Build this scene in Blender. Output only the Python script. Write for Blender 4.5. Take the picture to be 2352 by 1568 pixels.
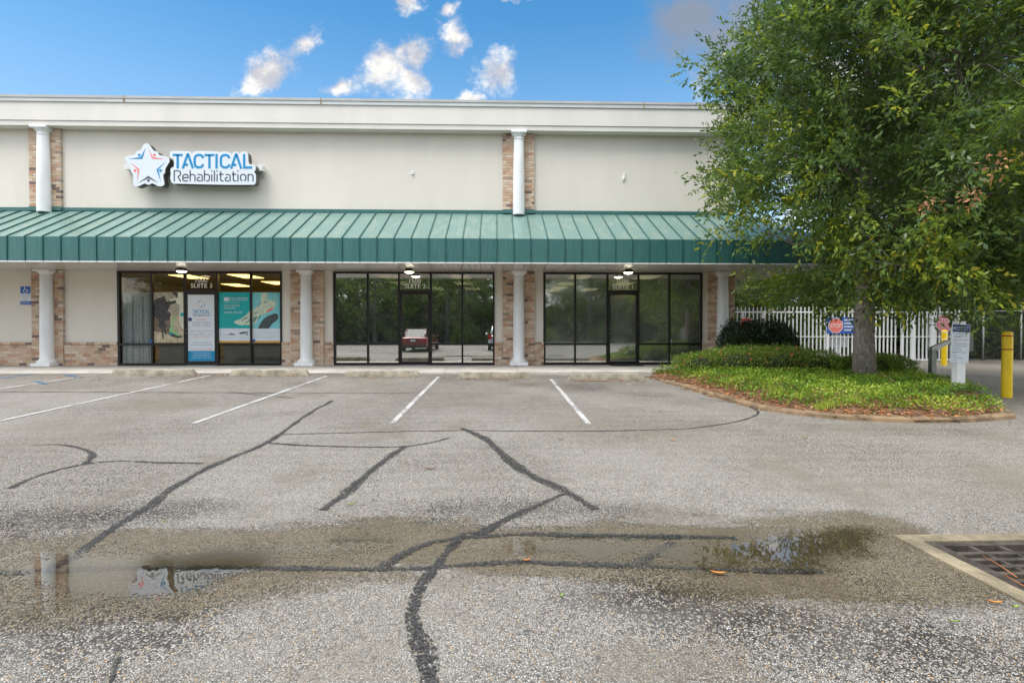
import bpy, math, random
import numpy as np
from mathutils import Vector, Matrix, Euler, noise as mnoise

for o in list(bpy.data.objects):
    bpy.data.objects.remove(o)
scene = bpy.context.scene
COL = scene.collection
R = math.radians

# ------------------------------------------------------------------ camera
CAM = Vector((0.0, -16.5, 1.04))
YAW, PITCH, SHIFT_Y = 1.65, -0.85, -0.0024
F_PX, W_PX, H_PX = 1238.0, 2352.0, 1568.0           # working pixel grid of the photograph
cam_data = bpy.data.cameras.new('camera')
cam = bpy.data.objects.new('camera', cam_data)
COL.objects.link(cam)
cam.location = CAM
cam.rotation_euler = (R(90 + PITCH), 0, R(-YAW))
cam_data.sensor_width = 36.0
cam_data.lens = 36.0 * F_PX / W_PX
cam_data.shift_y = SHIFT_Y
cam_data.clip_start = 0.05
cam_data.clip_end = 2000
scene.camera = cam
scene.cycles.max_bounces = 6; scene.cycles.diffuse_bounces = 3; scene.cycles.glossy_bounces = 4; scene.cycles.transparent_max_bounces = 12
scene.cycles.caustics_reflective = False; scene.cycles.caustics_refractive = False
scene.render.resolution_x, scene.render.resolution_y = 1024, 682

# ------------------------------------------------------------------ light and exposure
SUN_ELEV, SUN_AZ = 62.0, 232.0          # azimuth measured clockwise from +Y (the facade's back)
SKY_STRENGTH, SUN_STRENGTH, SUN_ANGLE = 0.10, 1.5, 40.0
scene.view_settings.view_transform = 'Standard'
scene.view_settings.look = 'None'
scene.view_settings.exposure = 1.32
scene.view_settings.gamma = 1.0
scene.view_settings.use_curve_mapping = False
sl = bpy.data.lights.new('sun', 'SUN')
sl.energy, sl.angle, sl.color = SUN_STRENGTH, R(SUN_ANGLE), (1.0, 0.96, 0.90)
sun = bpy.data.objects.new('sun', sl)
COL.objects.link(sun)
_sd = Vector((math.sin(R(SUN_AZ)) * math.cos(R(SUN_ELEV)), math.cos(R(SUN_AZ)) * math.cos(R(SUN_ELEV)), math.sin(R(SUN_ELEV))))
sun.rotation_euler = _sd.to_track_quat('Z', 'Y').to_euler()
sun.location = (0, -30, 40)

_RM = Euler((R(90 + PITCH), 0, R(-YAW))).to_matrix()
def ray(px, py):
    v = Vector(((px - W_PX / 2) / F_PX, (H_PX / 2 - py) / F_PX + SHIFT_Y * W_PX / F_PX, -1.0))
    return (_RM @ v)
def at_d(px, py, d):
    """point of the pixel's ray on the vertical plane d metres in front of the storefront plane"""
    r = ray(px, py); t = (-d - CAM.y) / r.y
    return CAM + r * t
def at_z(px, py, z):
    r = ray(px, py); t = (z - CAM.z) / r.z
    return CAM + r * t

# ------------------------------------------------------------------ world: sky with broken cloud
world = bpy.data.worlds.new('World'); scene.world = world; world.use_nodes = True
world.cycles.sampling_method = 'MANUAL'; world.cycles.sample_map_resolution = 256
nt = world.node_tree; nt.nodes.clear()
def N(tree, typ, **kw):
    n = tree.nodes.new(typ)
    for k, v in kw.items():
        if k == 'ins':
            for i, val in v.items(): n.inputs[i].default_value = val
        else: setattr(n, k, v)
    return n
def LK(tree, a, b): tree.links.new(a, b)
def wmath(op, a, b=None, c=None, clamp=False):
    n = N(nt, 'ShaderNodeMath', operation=op); n.use_clamp = clamp
    for i, v in enumerate((a, b, c)):
        if v is None: continue
        if isinstance(v, (int, float)): n.inputs[i].default_value = v
        else: LK(nt, v, n.inputs[i])
    return n.outputs[0]
def wramp(v, lo, hi):
    n = N(nt, 'ShaderNodeMapRange', interpolation_type='SMOOTHSTEP')
    LK(nt, v, n.inputs[0]); n.inputs[1].default_value = lo; n.inputs[2].default_value = hi
    return n.outputs[0]
sky = N(nt, 'ShaderNodeTexSky', sky_type='NISHITA')
sky.sun_disc = False; sky.sun_elevation = R(SUN_ELEV); sky.sun_rotation = R(SUN_AZ)
sky.altitude = 10; sky.air_density = 1.15; sky.dust_density = 0.35; sky.ozone_density = 2.2
tc = N(nt, 'ShaderNodeTexCoord')
sep = N(nt, 'ShaderNodeSeparateXYZ'); LK(nt, tc.outputs['Generated'], sep.inputs[0])
DX, DY, DZ = sep.outputs
dyc = wmath('MAXIMUM', DY, 0.08)
U = wmath('DIVIDE', DX, dyc); V = wmath('DIVIDE', DZ, dyc)
uv = N(nt, 'ShaderNodeCombineXYZ'); LK(nt, U, uv.inputs[0]); LK(nt, V, uv.inputs[1])
nz1 = N(nt, 'ShaderNodeTexNoise', ins={'Scale': 12.0, 'Detail': 4.0, 'Roughness': 0.66})
LK(nt, uv.outputs[0], nz1.inputs['Vector'])
nsub = N(nt, 'ShaderNodeVectorMath', operation='SUBTRACT'); LK(nt, nz1.outputs['Color'], nsub.inputs[0]); nsub.inputs[1].default_value = (0.5, 0.5, 0.5)
nsc = N(nt, 'ShaderNodeVectorMath', operation='SCALE'); LK(nt, nsub.outputs[0], nsc.inputs[0]); nsc.inputs['Scale'].default_value = 0.10
uvd = N(nt, 'ShaderNodeVectorMath', operation='ADD'); LK(nt, uv.outputs[0], uvd.inputs[0]); LK(nt, nsc.outputs[0], uvd.inputs[1])
def ell(px, py, rx, ry, rot):
    r = ray(px, py)
    m = N(nt, 'ShaderNodeMapping', vector_type='TEXTURE')
    m.inputs['Location'].default_value = (r.x / r.y, r.z / r.y, 0)
    m.inputs['Rotation'].default_value = (0, 0, R(rot))
    m.inputs['Scale'].default_value = (rx / F_PX, ry / F_PX, 1)
    LK(nt, uvd.outputs[0], m.inputs['Vector'])
    l = N(nt, 'ShaderNodeVectorMath', operation='LENGTH'); LK(nt, m.outputs[0], l.inputs[0])
    return wmath('SUBTRACT', 1.0, l.outputs['Value'])
def group_max(es):
    out = None
    for e in es:
        v = ell(*e)
        out = v if out is None else wmath('SMOOTH_MAX', out, v, 0.25)
    return out
white_c = group_max([(625, 160, 125, 44, 42), (705, 98, 56, 38, 40), (570, 208, 40, 26, 30),
                     (785, 205, 56, 34, 10), (885, 165, 92, 70, 25), (948, 120, 46, 66, -10), (940, 185, 52, 58, 0),
                     (1028, 28, 44, 30, 20), (1050, 88, 48, 54, -20), (1138, 165, 66, 56, -25), (1082, 232, 40, 22, 0),
                     (930, 12, 36, 34, 30), (1180, 2, 40, 18, 0), (2010, 290, 440, 330, -15)])
grey_c = group_max([(1585, 55, 130, 100, 25), (1660, 110, 90, 100, 20), (1740, 70, 170, 140, 0)])
nz2 = N(nt, 'ShaderNodeTexNoise', ins={'Scale': 15.0, 'Detail': 6.0, 'Roughness': 0.68}); LK(nt, uv.outputs[0], nz2.inputs['Vector'])
nn = wmath('MULTIPLY_ADD', nz2.outputs['Fac'], 2.0, -1.0)
wm = wmath('MULTIPLY', wramp(wmath('ADD', white_c, nn), 0.0, 0.95), 0.97)
gm = wmath('MULTIPLY', wramp(wmath('ADD', grey_c, wmath('MULTIPLY', nn, 0.55)), -0.25, 0.85), 0.90)
front = wramp(DY, 0.25, 0.5)
# unseen rest of the dome: denser cloud, brightened to add soft light
pz = wmath('ADD', wmath('ABSOLUTE', DZ), 0.22)
pl = N(nt, 'ShaderNodeCombineXYZ'); LK(nt, wmath('DIVIDE', DX, pz), pl.inputs[0]); LK(nt, wmath('DIVIDE', DY, pz), pl.inputs[1])
nz3 = N(nt, 'ShaderNodeTexNoise', ins={'Scale': 1.1, 'Detail': 2.0, 'Roughness': 0.6}); LK(nt, pl.outputs[0], nz3.inputs['Vector'])
rest = wramp(nz3.outputs['Fac'], 0.36, 0.56)
wmask = wmath('ADD', wmath('MULTIPLY', wm, front), wmath('MULTIPLY', rest, wmath('SUBTRACT', 1.0, front)))
gmask = wmath('MULTIPLY', gm, front)
def wmix(fac, a, b):
    n = N(nt, 'ShaderNodeMix', data_type='RGBA'); LK(nt, fac, n.inputs[0])
    for i, v in ((6, a), (7, b)):
        if isinstance(v, tuple): n.inputs[i].default_value = (*v, 1)
        else: LK(nt, v, n.inputs[i])
    return n.outputs[2]
hs = N(nt, 'ShaderNodeHueSaturation', ins={'Saturation': 1.34, 'Value': 0.81, 'Hue': 0.492}); LK(nt, sky.outputs[0], hs.inputs['Color'])
nz4 = N(nt, 'ShaderNodeTexNoise', ins={'Scale': 9.0, 'Detail': 2.0}); LK(nt, uvd.outputs[0], nz4.inputs['Vector'])
shade = wramp(wmath('ADD', nz4.outputs['Fac'], wmath('MULTIPLY', wmath('SUBTRACT', nz2.outputs['Fac'], 0.5), 0.8)), 0.36, 0.66)
cloud_col = wmix(front, (8.8, 8.8, 8.9), wmix(shade, (2.5, 2.5, 2.75), (5.0, 4.75, 4.3)))
haze_v = wramp(DZ, 0.55, 0.12)
base = wmix(wmath('MULTIPLY', haze_v, 0.42), hs.outputs[0], (2.9, 3.5, 4.3))
c1 = wmix(wmask, base, cloud_col)
c2 = wmix(gmask, c1, (1.25, 1.4, 1.7))
bg = N(nt, 'ShaderNodeBackground'); LK(nt, c2, bg.inputs[0]); bg.inputs[1].default_value = SKY_STRENGTH
wo = N(nt, 'ShaderNodeOutputWorld'); LK(nt, bg.outputs[0], wo.inputs[0])
# ------------------------------------------------------------------ helpers
def tag(o, label=None, cat=None, group=None, kind=None):
    if label: o['label'] = label
    if cat: o['category'] = cat
    if group: o['group'] = group
    if kind: o['kind'] = kind
    return o
def thing(name, label, cat, loc=(0, 0, 0), group=None):
    o = bpy.data.objects.new(name, None); COL.objects.link(o); o.location = loc
    o.empty_display_size = 0.2
    return tag(o, label, cat, group)
def attach(o, parent):
    if parent is not None:
        o.parent = parent
        m = Matrix.Identity(4)
        if parent.parent is None and parent.type == 'EMPTY': m = Matrix.Translation(-Vector(parent.location))
        elif parent.parent is None: m = Matrix.Translation(-Vector(parent.location))
        o.matrix_parent_inverse = m
def link_mesh(name, me, mat=None, parent=None):
    o = bpy.data.objects.new(name, me); COL.objects.link(o)
    if mat is not None and not me.materials: me.materials.append(mat)
    attach(o, parent)
    return o
def copy_tree(root):
    r = root.copy(); COL.objects.link(r)
    for ch in root.children:
        c = ch.copy(); COL.objects.link(c); c.parent = r; c.matrix_parent_inverse = ch.matrix_parent_inverse.copy()
        for g in ch.children:
            k = g.copy(); COL.objects.link(k); k.parent = c; k.matrix_parent_inverse = g.matrix_parent_inverse.copy()
    return r

_text_cache = {}
def text_geo(body):
    if body not in _text_cache:
        cu = bpy.data.curves.new('t', 'FONT'); cu.body = body; cu.size = 1.0; cu.resolution_u = 3
        o = bpy.data.objects.new('t', cu); COL.objects.link(o)
        bpy.context.view_layer.update()
        me = bpy.data.meshes.new_from_object(o.evaluated_get(bpy.context.evaluated_depsgraph_get()))
        vs = [(v.co.x, v.co.y) for v in me.vertices]; fs = [tuple(p.vertices) for p in me.polygons]
        bpy.data.objects.remove(o); bpy.data.curves.remove(cu); bpy.data.meshes.remove(me)
        xs = [v[0] for v in vs] or [0]
        _text_cache[body] = (vs, fs, min(xs), max(xs))
    return _text_cache[body]

class MB:
    def __init__(s): s.v, s.f, s.t, s.sm = [], [], [], []
    def add(s, vs, fs, tint=0.0, smooth=False):
        n = len(s.v); s.v.extend([tuple(p) for p in vs])
        for f in fs:
            s.f.append(tuple(i + n for i in f)); s.t.append(tint); s.sm.append(smooth)
        return s
    def box(s, x0, x1, y0, y1, z0, z1, tint=0.0):
        v = [(x0, y0, z0), (x1, y0, z0), (x1, y1, z0), (x0, y1, z0), (x0, y0, z1), (x1, y0, z1), (x1, y1, z1), (x0, y1, z1)]
        return s.add(v, [(0, 3, 2, 1), (4, 5, 6, 7), (0, 1, 5, 4), (1, 2, 6, 5), (2, 3, 7, 6), (3, 0, 4, 7)], tint)
    def bevbox(s, x0, x1, y0, y1, z0, z1, b=0.01, tint=0.0):
        """box with its front (-y) edges chamfered"""
        v = [(x0, y1, z0), (x1, y1, z0), (x1, y1, z1), (x0, y1, z1), (x0, y0 + b, z0), (x1, y0 + b, z0), (x1, y0 + b, z1), (x0, y0 + b, z1),
             (x0 + b, y0, z0 + b), (x1 - b, y0, z0 + b), (x1 - b, y0, z1 - b), (x0 + b, y0, z1 - b)]
        return s.add(v, [(0, 3, 2, 1), (0, 1, 5, 4), (1, 2, 6, 5), (2, 3, 7, 6), (3, 0, 4, 7), (4, 5, 9, 8), (5, 6, 10, 9), (6, 7, 11, 10), (7, 4, 8, 11), (8, 9, 10, 11)], tint)
    def poly(s, pts, flip=False, tint=0.0):
        return s.add(pts, [tuple(range(len(pts)))[::-1] if flip else tuple(range(len(pts)))], tint)
    def prism(s, pts, y0, y1, caps=(True, True)):
        """xz outline (clockwise seen from -y or not) extruded from y0 (front) to y1"""
        n = len(pts)
        a = sum(pts[i][0] * pts[(i + 1) % n][1] - pts[(i + 1) % n][0] * pts[i][1] for i in range(n))
        if a < 0: pts = pts[::-1]
        v = [(p[0], y0, p[1]) for p in pts] + [(p[0], y1, p[1]) for p in pts]
        f = [(i, i + n, (i + 1) % n + n, (i + 1) % n) for i in range(n)]
        if caps[0]: f.append(tuple(range(n)))
        if caps[1]: f.append(tuple(range(2 * n - 1, n - 1, -1)))
        return s.add(v, f)
    def lathe(s, prof, c=(0, 0, 0), seg=24, a0=0.0, a1=2 * math.pi):
        full = abs(a1 - a0 - 2 * math.pi) < 1e-6
        m = seg if full else seg + 1
        v = []
        for r, z in prof:
            for i in range(m):
                a = a0 + (a1 - a0) * i / seg
                v.append((c[0] + r * math.cos(a), c[1] + r * math.sin(a), c[2] + z))
        f = []
        for j in range(len(prof) - 1):
            for i in range(seg):
                k = (i + 1) % m
                f.append((j * m + i, j * m + k, (j + 1) * m + k, (j + 1) * m + i))
        if full:
            f.append(tuple(range(m - 1, -1, -1))); f.append(tuple((len(prof) - 1) * m + i for i in range(m)))
        return s.add(v, f, smooth=True)
    def tube(s, pts, rad, sides=6, cap=True, smooth=True):
        pts = [Vector(p) for p in pts]; n = len(pts); v = []
        if not isinstance(rad, (list, tuple)): rad = [rad] * n
        ref = None
        for i, p in enumerate(pts):
            d = (pts[min(i + 1, n - 1)] - pts[max(i - 1, 0)]).normalized()
            if ref is None: ref = Vector((0, 0, 1)) if abs(d.z) < 0.9 else Vector((1, 0, 0))
            a = d.cross(ref).normalized(); b = d.cross(a).normalized(); ref = -b if False else ref
            for k in range(sides):
                t = 2 * math.pi * k / sides
                v.append(p + a * (rad[i] * math.cos(t)) + b * (rad[i] * math.sin(t)))
        f = [(i * sides + k, i * sides + (k + 1) % sides, (i + 1) * sides + (k + 1) % sides, (i + 1) * sides + k) for i in range(n - 1) for k in range(sides)]
        if cap: f += [tuple(range(sides))[::-1], tuple((n - 1) * sides + k for k in range(sides))]
        return s.add(v, f, smooth=smooth)
    def text(s, body, size, x, y, z, align='C', xs=1.0):
        vs, fs, lo, hi = text_geo(body)
        off = {'C': (lo + hi) / 2, 'L': lo, 'R': hi}[align]
        return s.add([(x + (a - off) * size * xs, y, z + b * size) for a, b in vs], fs)
    def textfit(s, body, x0, x1, y, z, h):
        """text squeezed to span x0..x1, cap height h"""
        vs, fs, lo, hi = text_geo(body)
        k = (x1 - x0) / max(hi - lo, 1e-6)
        return s.add([(x0 + (a - lo) * k, y, z + b * h / 0.70) for a, b in vs], fs)
    def ribbon(s, pts, w, y):
        """flat stroke in the xz plane"""
        n = len(pts); L, Rr = [], []
        for i in range(n):
            p = Vector(pts[i]); a = Vector(pts[max(i - 1, 0)]); b = Vector(pts[min(i + 1, n - 1)])
            d1 = (p - a).normalized() if i > 0 else (b - p).normalized()
            d2 = (b - p).normalized() if i < n - 1 else d1
            t = (d1 + d2)
            t = t.normalized() if t.length > 1e-6 else d1
            nn = Vector((-t.y, t.x)); k = w / 2 / max(0.5, abs(nn.dot(Vector((-d1.y, d1.x)))))
            L.append((p.x + nn.x * k, y, p.y + nn.y * k)); Rr.append((p.x - nn.x * k, y, p.y - nn.y * k))
        return s.add(L + Rr, [(i, n + i, n + i + 1, i + 1) for i in range(n - 1)])
    def wordbars(s, p0, p1, y, h, seed):
        """a line of print too small to read: word-length dashes from p0 to p1 in the xz plane"""
        r = random.Random(seed); t = 0.0
        while t < 1.0:
            e = min(1.0, t + r.uniform(.05, .17)); a = (p0[0] + (p1[0] - p0[0]) * t, p0[1] + (p1[1] - p0[1]) * t); b = (p0[0] + (p1[0] - p0[0]) * e, p0[1] + (p1[1] - p0[1]) * e)
            s.add([(a[0], y, a[1]), (b[0], y, b[1]), (b[0], y, b[1] + h), (a[0], y, a[1] + h)], [(0, 1, 2, 3)]); t = e + .025
        return s
    def disc(s, x, y, z, r, seg=14):
        return s.add([(x + r * math.cos(2 * math.pi * i / seg), y, z + r * math.sin(2 * math.pi * i / seg)) for i in range(seg)], [tuple(range(seg))])
    def build(s, name, mat, parent=None, smooth=None, tint=False, autosmooth=None):
        me = bpy.data.meshes.new(name); me.from_pydata(s.v, [], s.f)
        sm = s.sm if smooth is None else [smooth] * len(s.f)
        me.polygons.foreach_set('use_smooth', sm)
        if tint:
            a = me.attributes.new('tint', 'FLOAT', 'FACE'); a.data.foreach_set('value', s.t)
        me.update()
        if autosmooth: me.set_sharp_from_angle(angle=R(autosmooth))
        return link_mesh(name, me, mat, parent)

# ------------------------------------------------------------------ materials
def nodes(name):
    m = bpy.data.materials.new(name); m.use_nodes = True
    t = m.node_tree; t.nodes.clear()
    out = N(t, 'ShaderNodeOutputMaterial'); b = N(t, 'ShaderNodeBsdfPrincipled'); LK(t, b.outputs[0], out.inputs[0])
    return m, t, b, out
def tnoise(t, vec, scale, detail=4.0, rough=0.55):
    n = N(t, 'ShaderNodeTexNoise', ins={'Scale': scale, 'Detail': detail, 'Roughness': rough}); LK(t, vec, n.inputs['Vector']); return n
def tramp(t, fac, stops, interp='LINEAR'):
    r = N(t, 'ShaderNodeValToRGB'); r.color_ramp.interpolation = interp
    el = r.color_ramp.elements
    while len(el) < len(stops): el.new(0.5)
    for e, (p, c) in zip(el, stops): e.position = p; e.color = (*c, 1) if len(c) == 3 else c
    LK(t, fac, r.inputs[0]); return r.outputs[0]
def tmix(t, fac, a, b, mode='MIX'):
    n = N(t, 'ShaderNodeMix', data_type='RGBA', blend_type=mode)
    if isinstance(fac, (int, float)): n.inputs[0].default_value = fac
    else: LK(t, fac, n.inputs[0])
    for i, v in ((6, a), (7, b)):
        if isinstance(v, tuple): n.inputs[i].default_value = (*v, 1)
        else: LK(t, v, n.inputs[i])
    return n.outputs[2]
def tmap(t, v, a, b, c=0.0, d=1.0, smooth=True):
    n = N(t, 'ShaderNodeMapRange'); n.interpolation_type = 'SMOOTHSTEP' if smooth else 'LINEAR'
    LK(t, v, n.inputs[0]); n.inputs[1].default_value = a; n.inputs[2].default_value = b; n.inputs[3].default_value = c; n.inputs[4].default_value = d
    return n.outputs[0]
def tmath(t, op, a, b=None, clamp=False):
    n = N(t, 'ShaderNodeMath', operation=op); n.use_clamp = clamp
    for i, v in enumerate((a, b)):
        if v is None: continue
        if isinstance(v, (int, float)): n.inputs[i].default_value = v
        else: LK(t, v, n.inputs[i])
    return n.outputs[0]
def tbump(t, b, h, strength, dist=0.01):
    n = N(t, 'ShaderNodeBump', ins={'Strength': strength, 'Distance': dist}); LK(t, h, n.inputs['Height']); LK(t, n.outputs[0], b.inputs['Normal'])
_mats = {}
def pm(name, col, rough=0.6, var=0.12, scale=2.5, bump=0.0, bscale=120.0, metal=0.0, spec=0.5, stretch=(1, 1, 1), fine=0.0):
    """plain painted / cast surface: colour with soft wear, optional grain"""
    if name in _mats: return _mats[name]
    m, t, b, out = nodes(name)
    co = N(t, 'ShaderNodeTexCoord'); mp = N(t, 'ShaderNodeMapping'); mp.inputs['Scale'].default_value = stretch
    LK(t, co.outputs['Object'], mp.inputs[0]); v = mp.outputs[0]
    n1 = tnoise(t, v, scale, 6.0, 0.6)
    lo = tuple(max(0, c * (1 - var)) for c in col); hi = tuple(min(1, c * (1 + var)) for c in col)
    c = tmix(t, tmap(t, n1.outputs['Fac'], 0.32, 0.68), lo, hi)
    if fine:
        n3 = tnoise(t, v, bscale, 3.0)
        c = tmix(t, tmap(t, n3.outputs['Fac'], 0.3, 0.7, 0, fine), c, (0.0, 0.0, 0.0))
    LK(t, c, b.inputs['Base Color'])
    b.inputs['Roughness'].default_value = rough; b.inputs['Metallic'].default_value = metal
    b.inputs['Specular IOR Level'].default_value = spec
    if bump:
        n2 = tnoise(t, v, bscale, 4.0); tbump(t, b, n2.outputs['Fac'], bump, 0.004)
    _mats[name] = m
    return m
def emis(name, col, strength):
    m, t, b, out = nodes(name)
    co = N(t, 'ShaderNodeTexCoord'); n = tnoise(t, co.outputs['Object'], 6.0)
    LK(t, tmix(t, tmap(t, n.outputs['Fac'], 0.3, 0.7), tuple(c * 0.93 for c in col), col), b.inputs['Emission Color'])
    b.inputs['Emission Strength'].default_value = strength; b.inputs['Base Color'].default_value = (*col, 1)
    return m
def glass(name, rough=0.0, refl=0.34, tint=(0.62, 0.64, 0.58), haze=0.0):
    m, t, b, out = nodes(name); t.nodes.remove(b)
    co = N(t, 'ShaderNodeTexCoord')
    n = tnoise(t, co.outputs['Object'], 1.4, 2.0)
    gl = N(t, 'ShaderNodeBsdfGlossy'); gl.inputs['Color'].default_value = (0.93, 0.95, 0.93, 1)
    if rough:
        n2 = tnoise(t, co.outputs['Object'], 1.1, 4.0)
        LK(t, tmap(t, n2.outputs['Fac'], 0.3, 0.7, rough * 0.45, rough * 1.3), gl.inputs['Roughness'])
    else: gl.inputs['Roughness'].default_value = 0.0
    bp = N(t, 'ShaderNodeBump', ins={'Strength': 0.02, 'Distance': 0.01}); LK(t, n.outputs['Fac'], bp.inputs['Height']); LK(t, bp.outputs[0], gl.inputs['Normal'])
    tr = N(t, 'ShaderNodeBsdfTransparent'); tr.inputs['Color'].default_value = (*tint, 1)
    fr = N(t, 'ShaderNodeFresnel', ins={'IOR': 1.5})
    fac = tmath(t, 'ADD', fr.outputs[0], refl - 0.04, clamp=True)
    mx = N(t, 'ShaderNodeMixShader'); LK(t, fac, mx.inputs[0]); LK(t, tr.outputs[0], mx.inputs[1]); LK(t, gl.outputs[0], mx.inputs[2])
    last = mx.outputs[0]
    if haze:
        df = N(t, 'ShaderNodeBsdfDiffuse'); df.inputs['Color'].default_value = (0.5, 0.53, 0.48, 1)
        n3 = tnoise(t, co.outputs['Object'], 0.9, 4.0)
        m2 = N(t, 'ShaderNodeMixShader'); LK(t, tmap(t, n3.outputs['Fac'], 0.3, 0.7, haze * 0.3, haze), m2.inputs[0]); LK(t, last, m2.inputs[1]); LK(t, df.outputs[0], m2.inputs[2]); last = m2.outputs[0]
    LK(t, last, out.inputs[0])
    return m
def leafmat(name, stops, rough=0.45, trans=0.3):
    m, t, b, out = nodes(name)
    at = N(t, 'ShaderNodeAttribute', attribute_name='tint')
    oi = N(t, 'ShaderNodeObjectInfo')
    f = tmath(t, 'ADD', at.outputs['Fac'], tmath(t, 'MULTIPLY_ADD', oi.outputs['Random'], 0.08))
    c = tramp(t, at.outputs['Fac'], stops)
    LK(t, c, b.inputs['Base Color']); b.inputs['Roughness'].default_value = rough; b.inputs['Specular IOR Level'].default_value = 0.4
    tr = N(t, 'ShaderNodeBsdfTranslucent'); LK(t, tmix(t, 0.30, c, (0.35, 0.45, 0.04), 'MIX'), tr.inputs['Color'])
    mx = N(t, 'ShaderNodeMixShader'); mx.inputs[0].default_value = trans
    LK(t, b.outputs[0], mx.inputs[1]); LK(t, tr.outputs[0], mx.inputs[2]); LK(t, mx.outputs[0], out.inputs[0])
    return m

# surfaces
M_STUCCO = pm('stucco', (0.72, 0.675, 0.595), 0.85, 0.03, 0.9, 0.35, 260.0, fine=0.06, stretch=(1.2, 1, 0.35))
M_TRIM = pm('cornice_paint', (0.68, 0.655, 0.60), 0.7, 0.035, 1.0, 0.1, 150.0, stretch=(1.4, 1, 0.3))
M_CAP = pm('parapet_metal', (0.55, 0.57, 0.56), 0.4, 0.06, 1.0)
M_WHITE = pm('white_paint', (0.78, 0.79, 0.79), 0.45, 0.06, 4.0, 0.12, 60.0, stretch=(1, 1, 0.3))
M_SOFFIT = pm('soffit_vinyl', (0.62, 0.60, 0.56), 0.22, 0.04, 1.0)
M_FRAME = pm('bronze_aluminium', (0.016, 0.014, 0.013), 0.35, 0.25, 6.0, spec=0.4)
M_CONC = pm('sidewalk_concrete', (0.50, 0.47, 0.42), 0.9, 0.16, 1.6, 0.4, 180.0, fine=0.25)
M_CURB = pm('kerb_concrete', (0.42, 0.36, 0.27), 0.9, 0.22, 3.0, 0.5, 160.0, fine=0.35)
M_STOP = pm('wheel_stop_concrete', (0.35, 0.31, 0.235), 0.92, 0.34, 4.0, 0.6, 150.0, fine=0.45)
M_IKERB = pm('stained_island_kerb', (0.24, 0.165, 0.095), 0.9, 0.4, 3.5, 0.4, 170.0, fine=0.3)
M_MORTAR = pm('mortar', (0.44, 0.39, 0.34), 0.95, 0.15, 8.0, 0.5, 300.0)
M_GALV = pm('galvanised_steel', (0.42, 0.43, 0.42), 0.45, 0.15, 5.0, metal=0.6)
M_STEEL = pm('dull_steel', (0.30, 0.30, 0.28), 0.5, 0.15, 5.0, metal=0.4)
M_YELLOW = pm('yellow_bollard_plastic', (0.80, 0.55, 0.012), 0.4, 0.06, 4.0)
M_RED = pm('red_tape', (0.42, 0.03, 0.02), 0.5, 0.1)
M_WTAPE = pm('white_tape', (0.75, 0.75, 0.72), 0.5, 0.05)
M_BLUE = pm('sign_blue', (0.02, 0.10, 0.42), 0.5, 0.05)
M_NAVY = pm('sign_navy', (0.010, 0.030, 0.14), 0.5, 0.1)
M_PAPER = pm('sign_white', (0.66, 0.71, 0.76), 0.45, 0.02)
M_LOGOB = pm('logo_blue', (0.0, 0.235, 0.50), 0.45, 0.03)
M_LOGOC = pm('logo_coral', (0.80, 0.185, 0.15), 0.45, 0.03)
M_LOGOD = pm('logo_dark', (0.07, 0.075, 0.11), 0.45, 0.05)
M_SIGNSIDE = pm('sign_return_bronze', (0.09, 0.085, 0.08), 0.5, 0.15)
M_STOPRED = pm('stop_red', (0.72, 0.06, 0.04), 0.45, 0.05)
M_STOPPINK = pm('faded_stop_red', (0.62, 0.16, 0.20), 0.5, 0.08)
M_IWALL = pm('interior_wall', (0.42, 0.38, 0.30), 0.8, 0.06)
M_IFLOOR = pm('interior_floor', (0.12, 0.11, 0.10), 0.7, 0.2)
M_ICEIL = pm('ceiling_tile', (0.6, 0.57, 0.48), 0.9, 0.05)
M_SPLASH = pm('dark_void', (0.012, 0.012, 0.012), 0.9, 0.3)
M_TEAL = pm('poster_teal', (0.0, 0.40, 0.40), 0.4, 0.12, 1.2)
M_TEAL2 = pm('poster_aqua', (0.20, 0.58, 0.62), 0.4, 0.08, 1.2)
M_ORANGE = pm('poster_ochre', (0.70, 0.38, 0.07), 0.4, 0.03)
M_BONE = pm('poster_bone', (0.58, 0.66, 0.50), 0.4, 0.14, 14.0)
M_INSOLE = pm('poster_slate', (0.055, 0.075, 0.08), 0.4, 0.08)
M_TXT = pm('print_grey', (0.10, 0.16, 0.20), 0.5, 0.05)
M_TXTL = pm('print_pale_grey', (0.42, 0.48, 0.52), 0.5, 0.05)
M_DOORBLUE = pm('print_blue_panel', (0.0, 0.25, 0.47), 0.4, 0.04)
M_LETW = pm('vinyl_white', (0.72, 0.72, 0.68), 0.5, 0.03)
M_PSAND = pm('poster_sand', (0.48, 0.40, 0.26), 0.5, 0.22, 9.0)
M_PKHAKI = pm('poster_khaki', (0.36, 0.33, 0.24), 0.5, 0.45, 26.0)
M_PDARK = pm('poster_dark', (0.035, 0.035, 0.032), 0.5, 0.6, 18.0)
M_PBROWN = pm('poster_brown', (0.16, 0.11, 0.075), 0.5, 0.4, 12.0)
M_PGREEN = pm('poster_green', (0.22, 0.52, 0.22), 0.5, 0.2, 18.0)
M_PPALE = pm('poster_pale', (0.66, 0.64, 0.52), 0.5, 0.1, 9.0)
M_STRIPE = None

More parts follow.
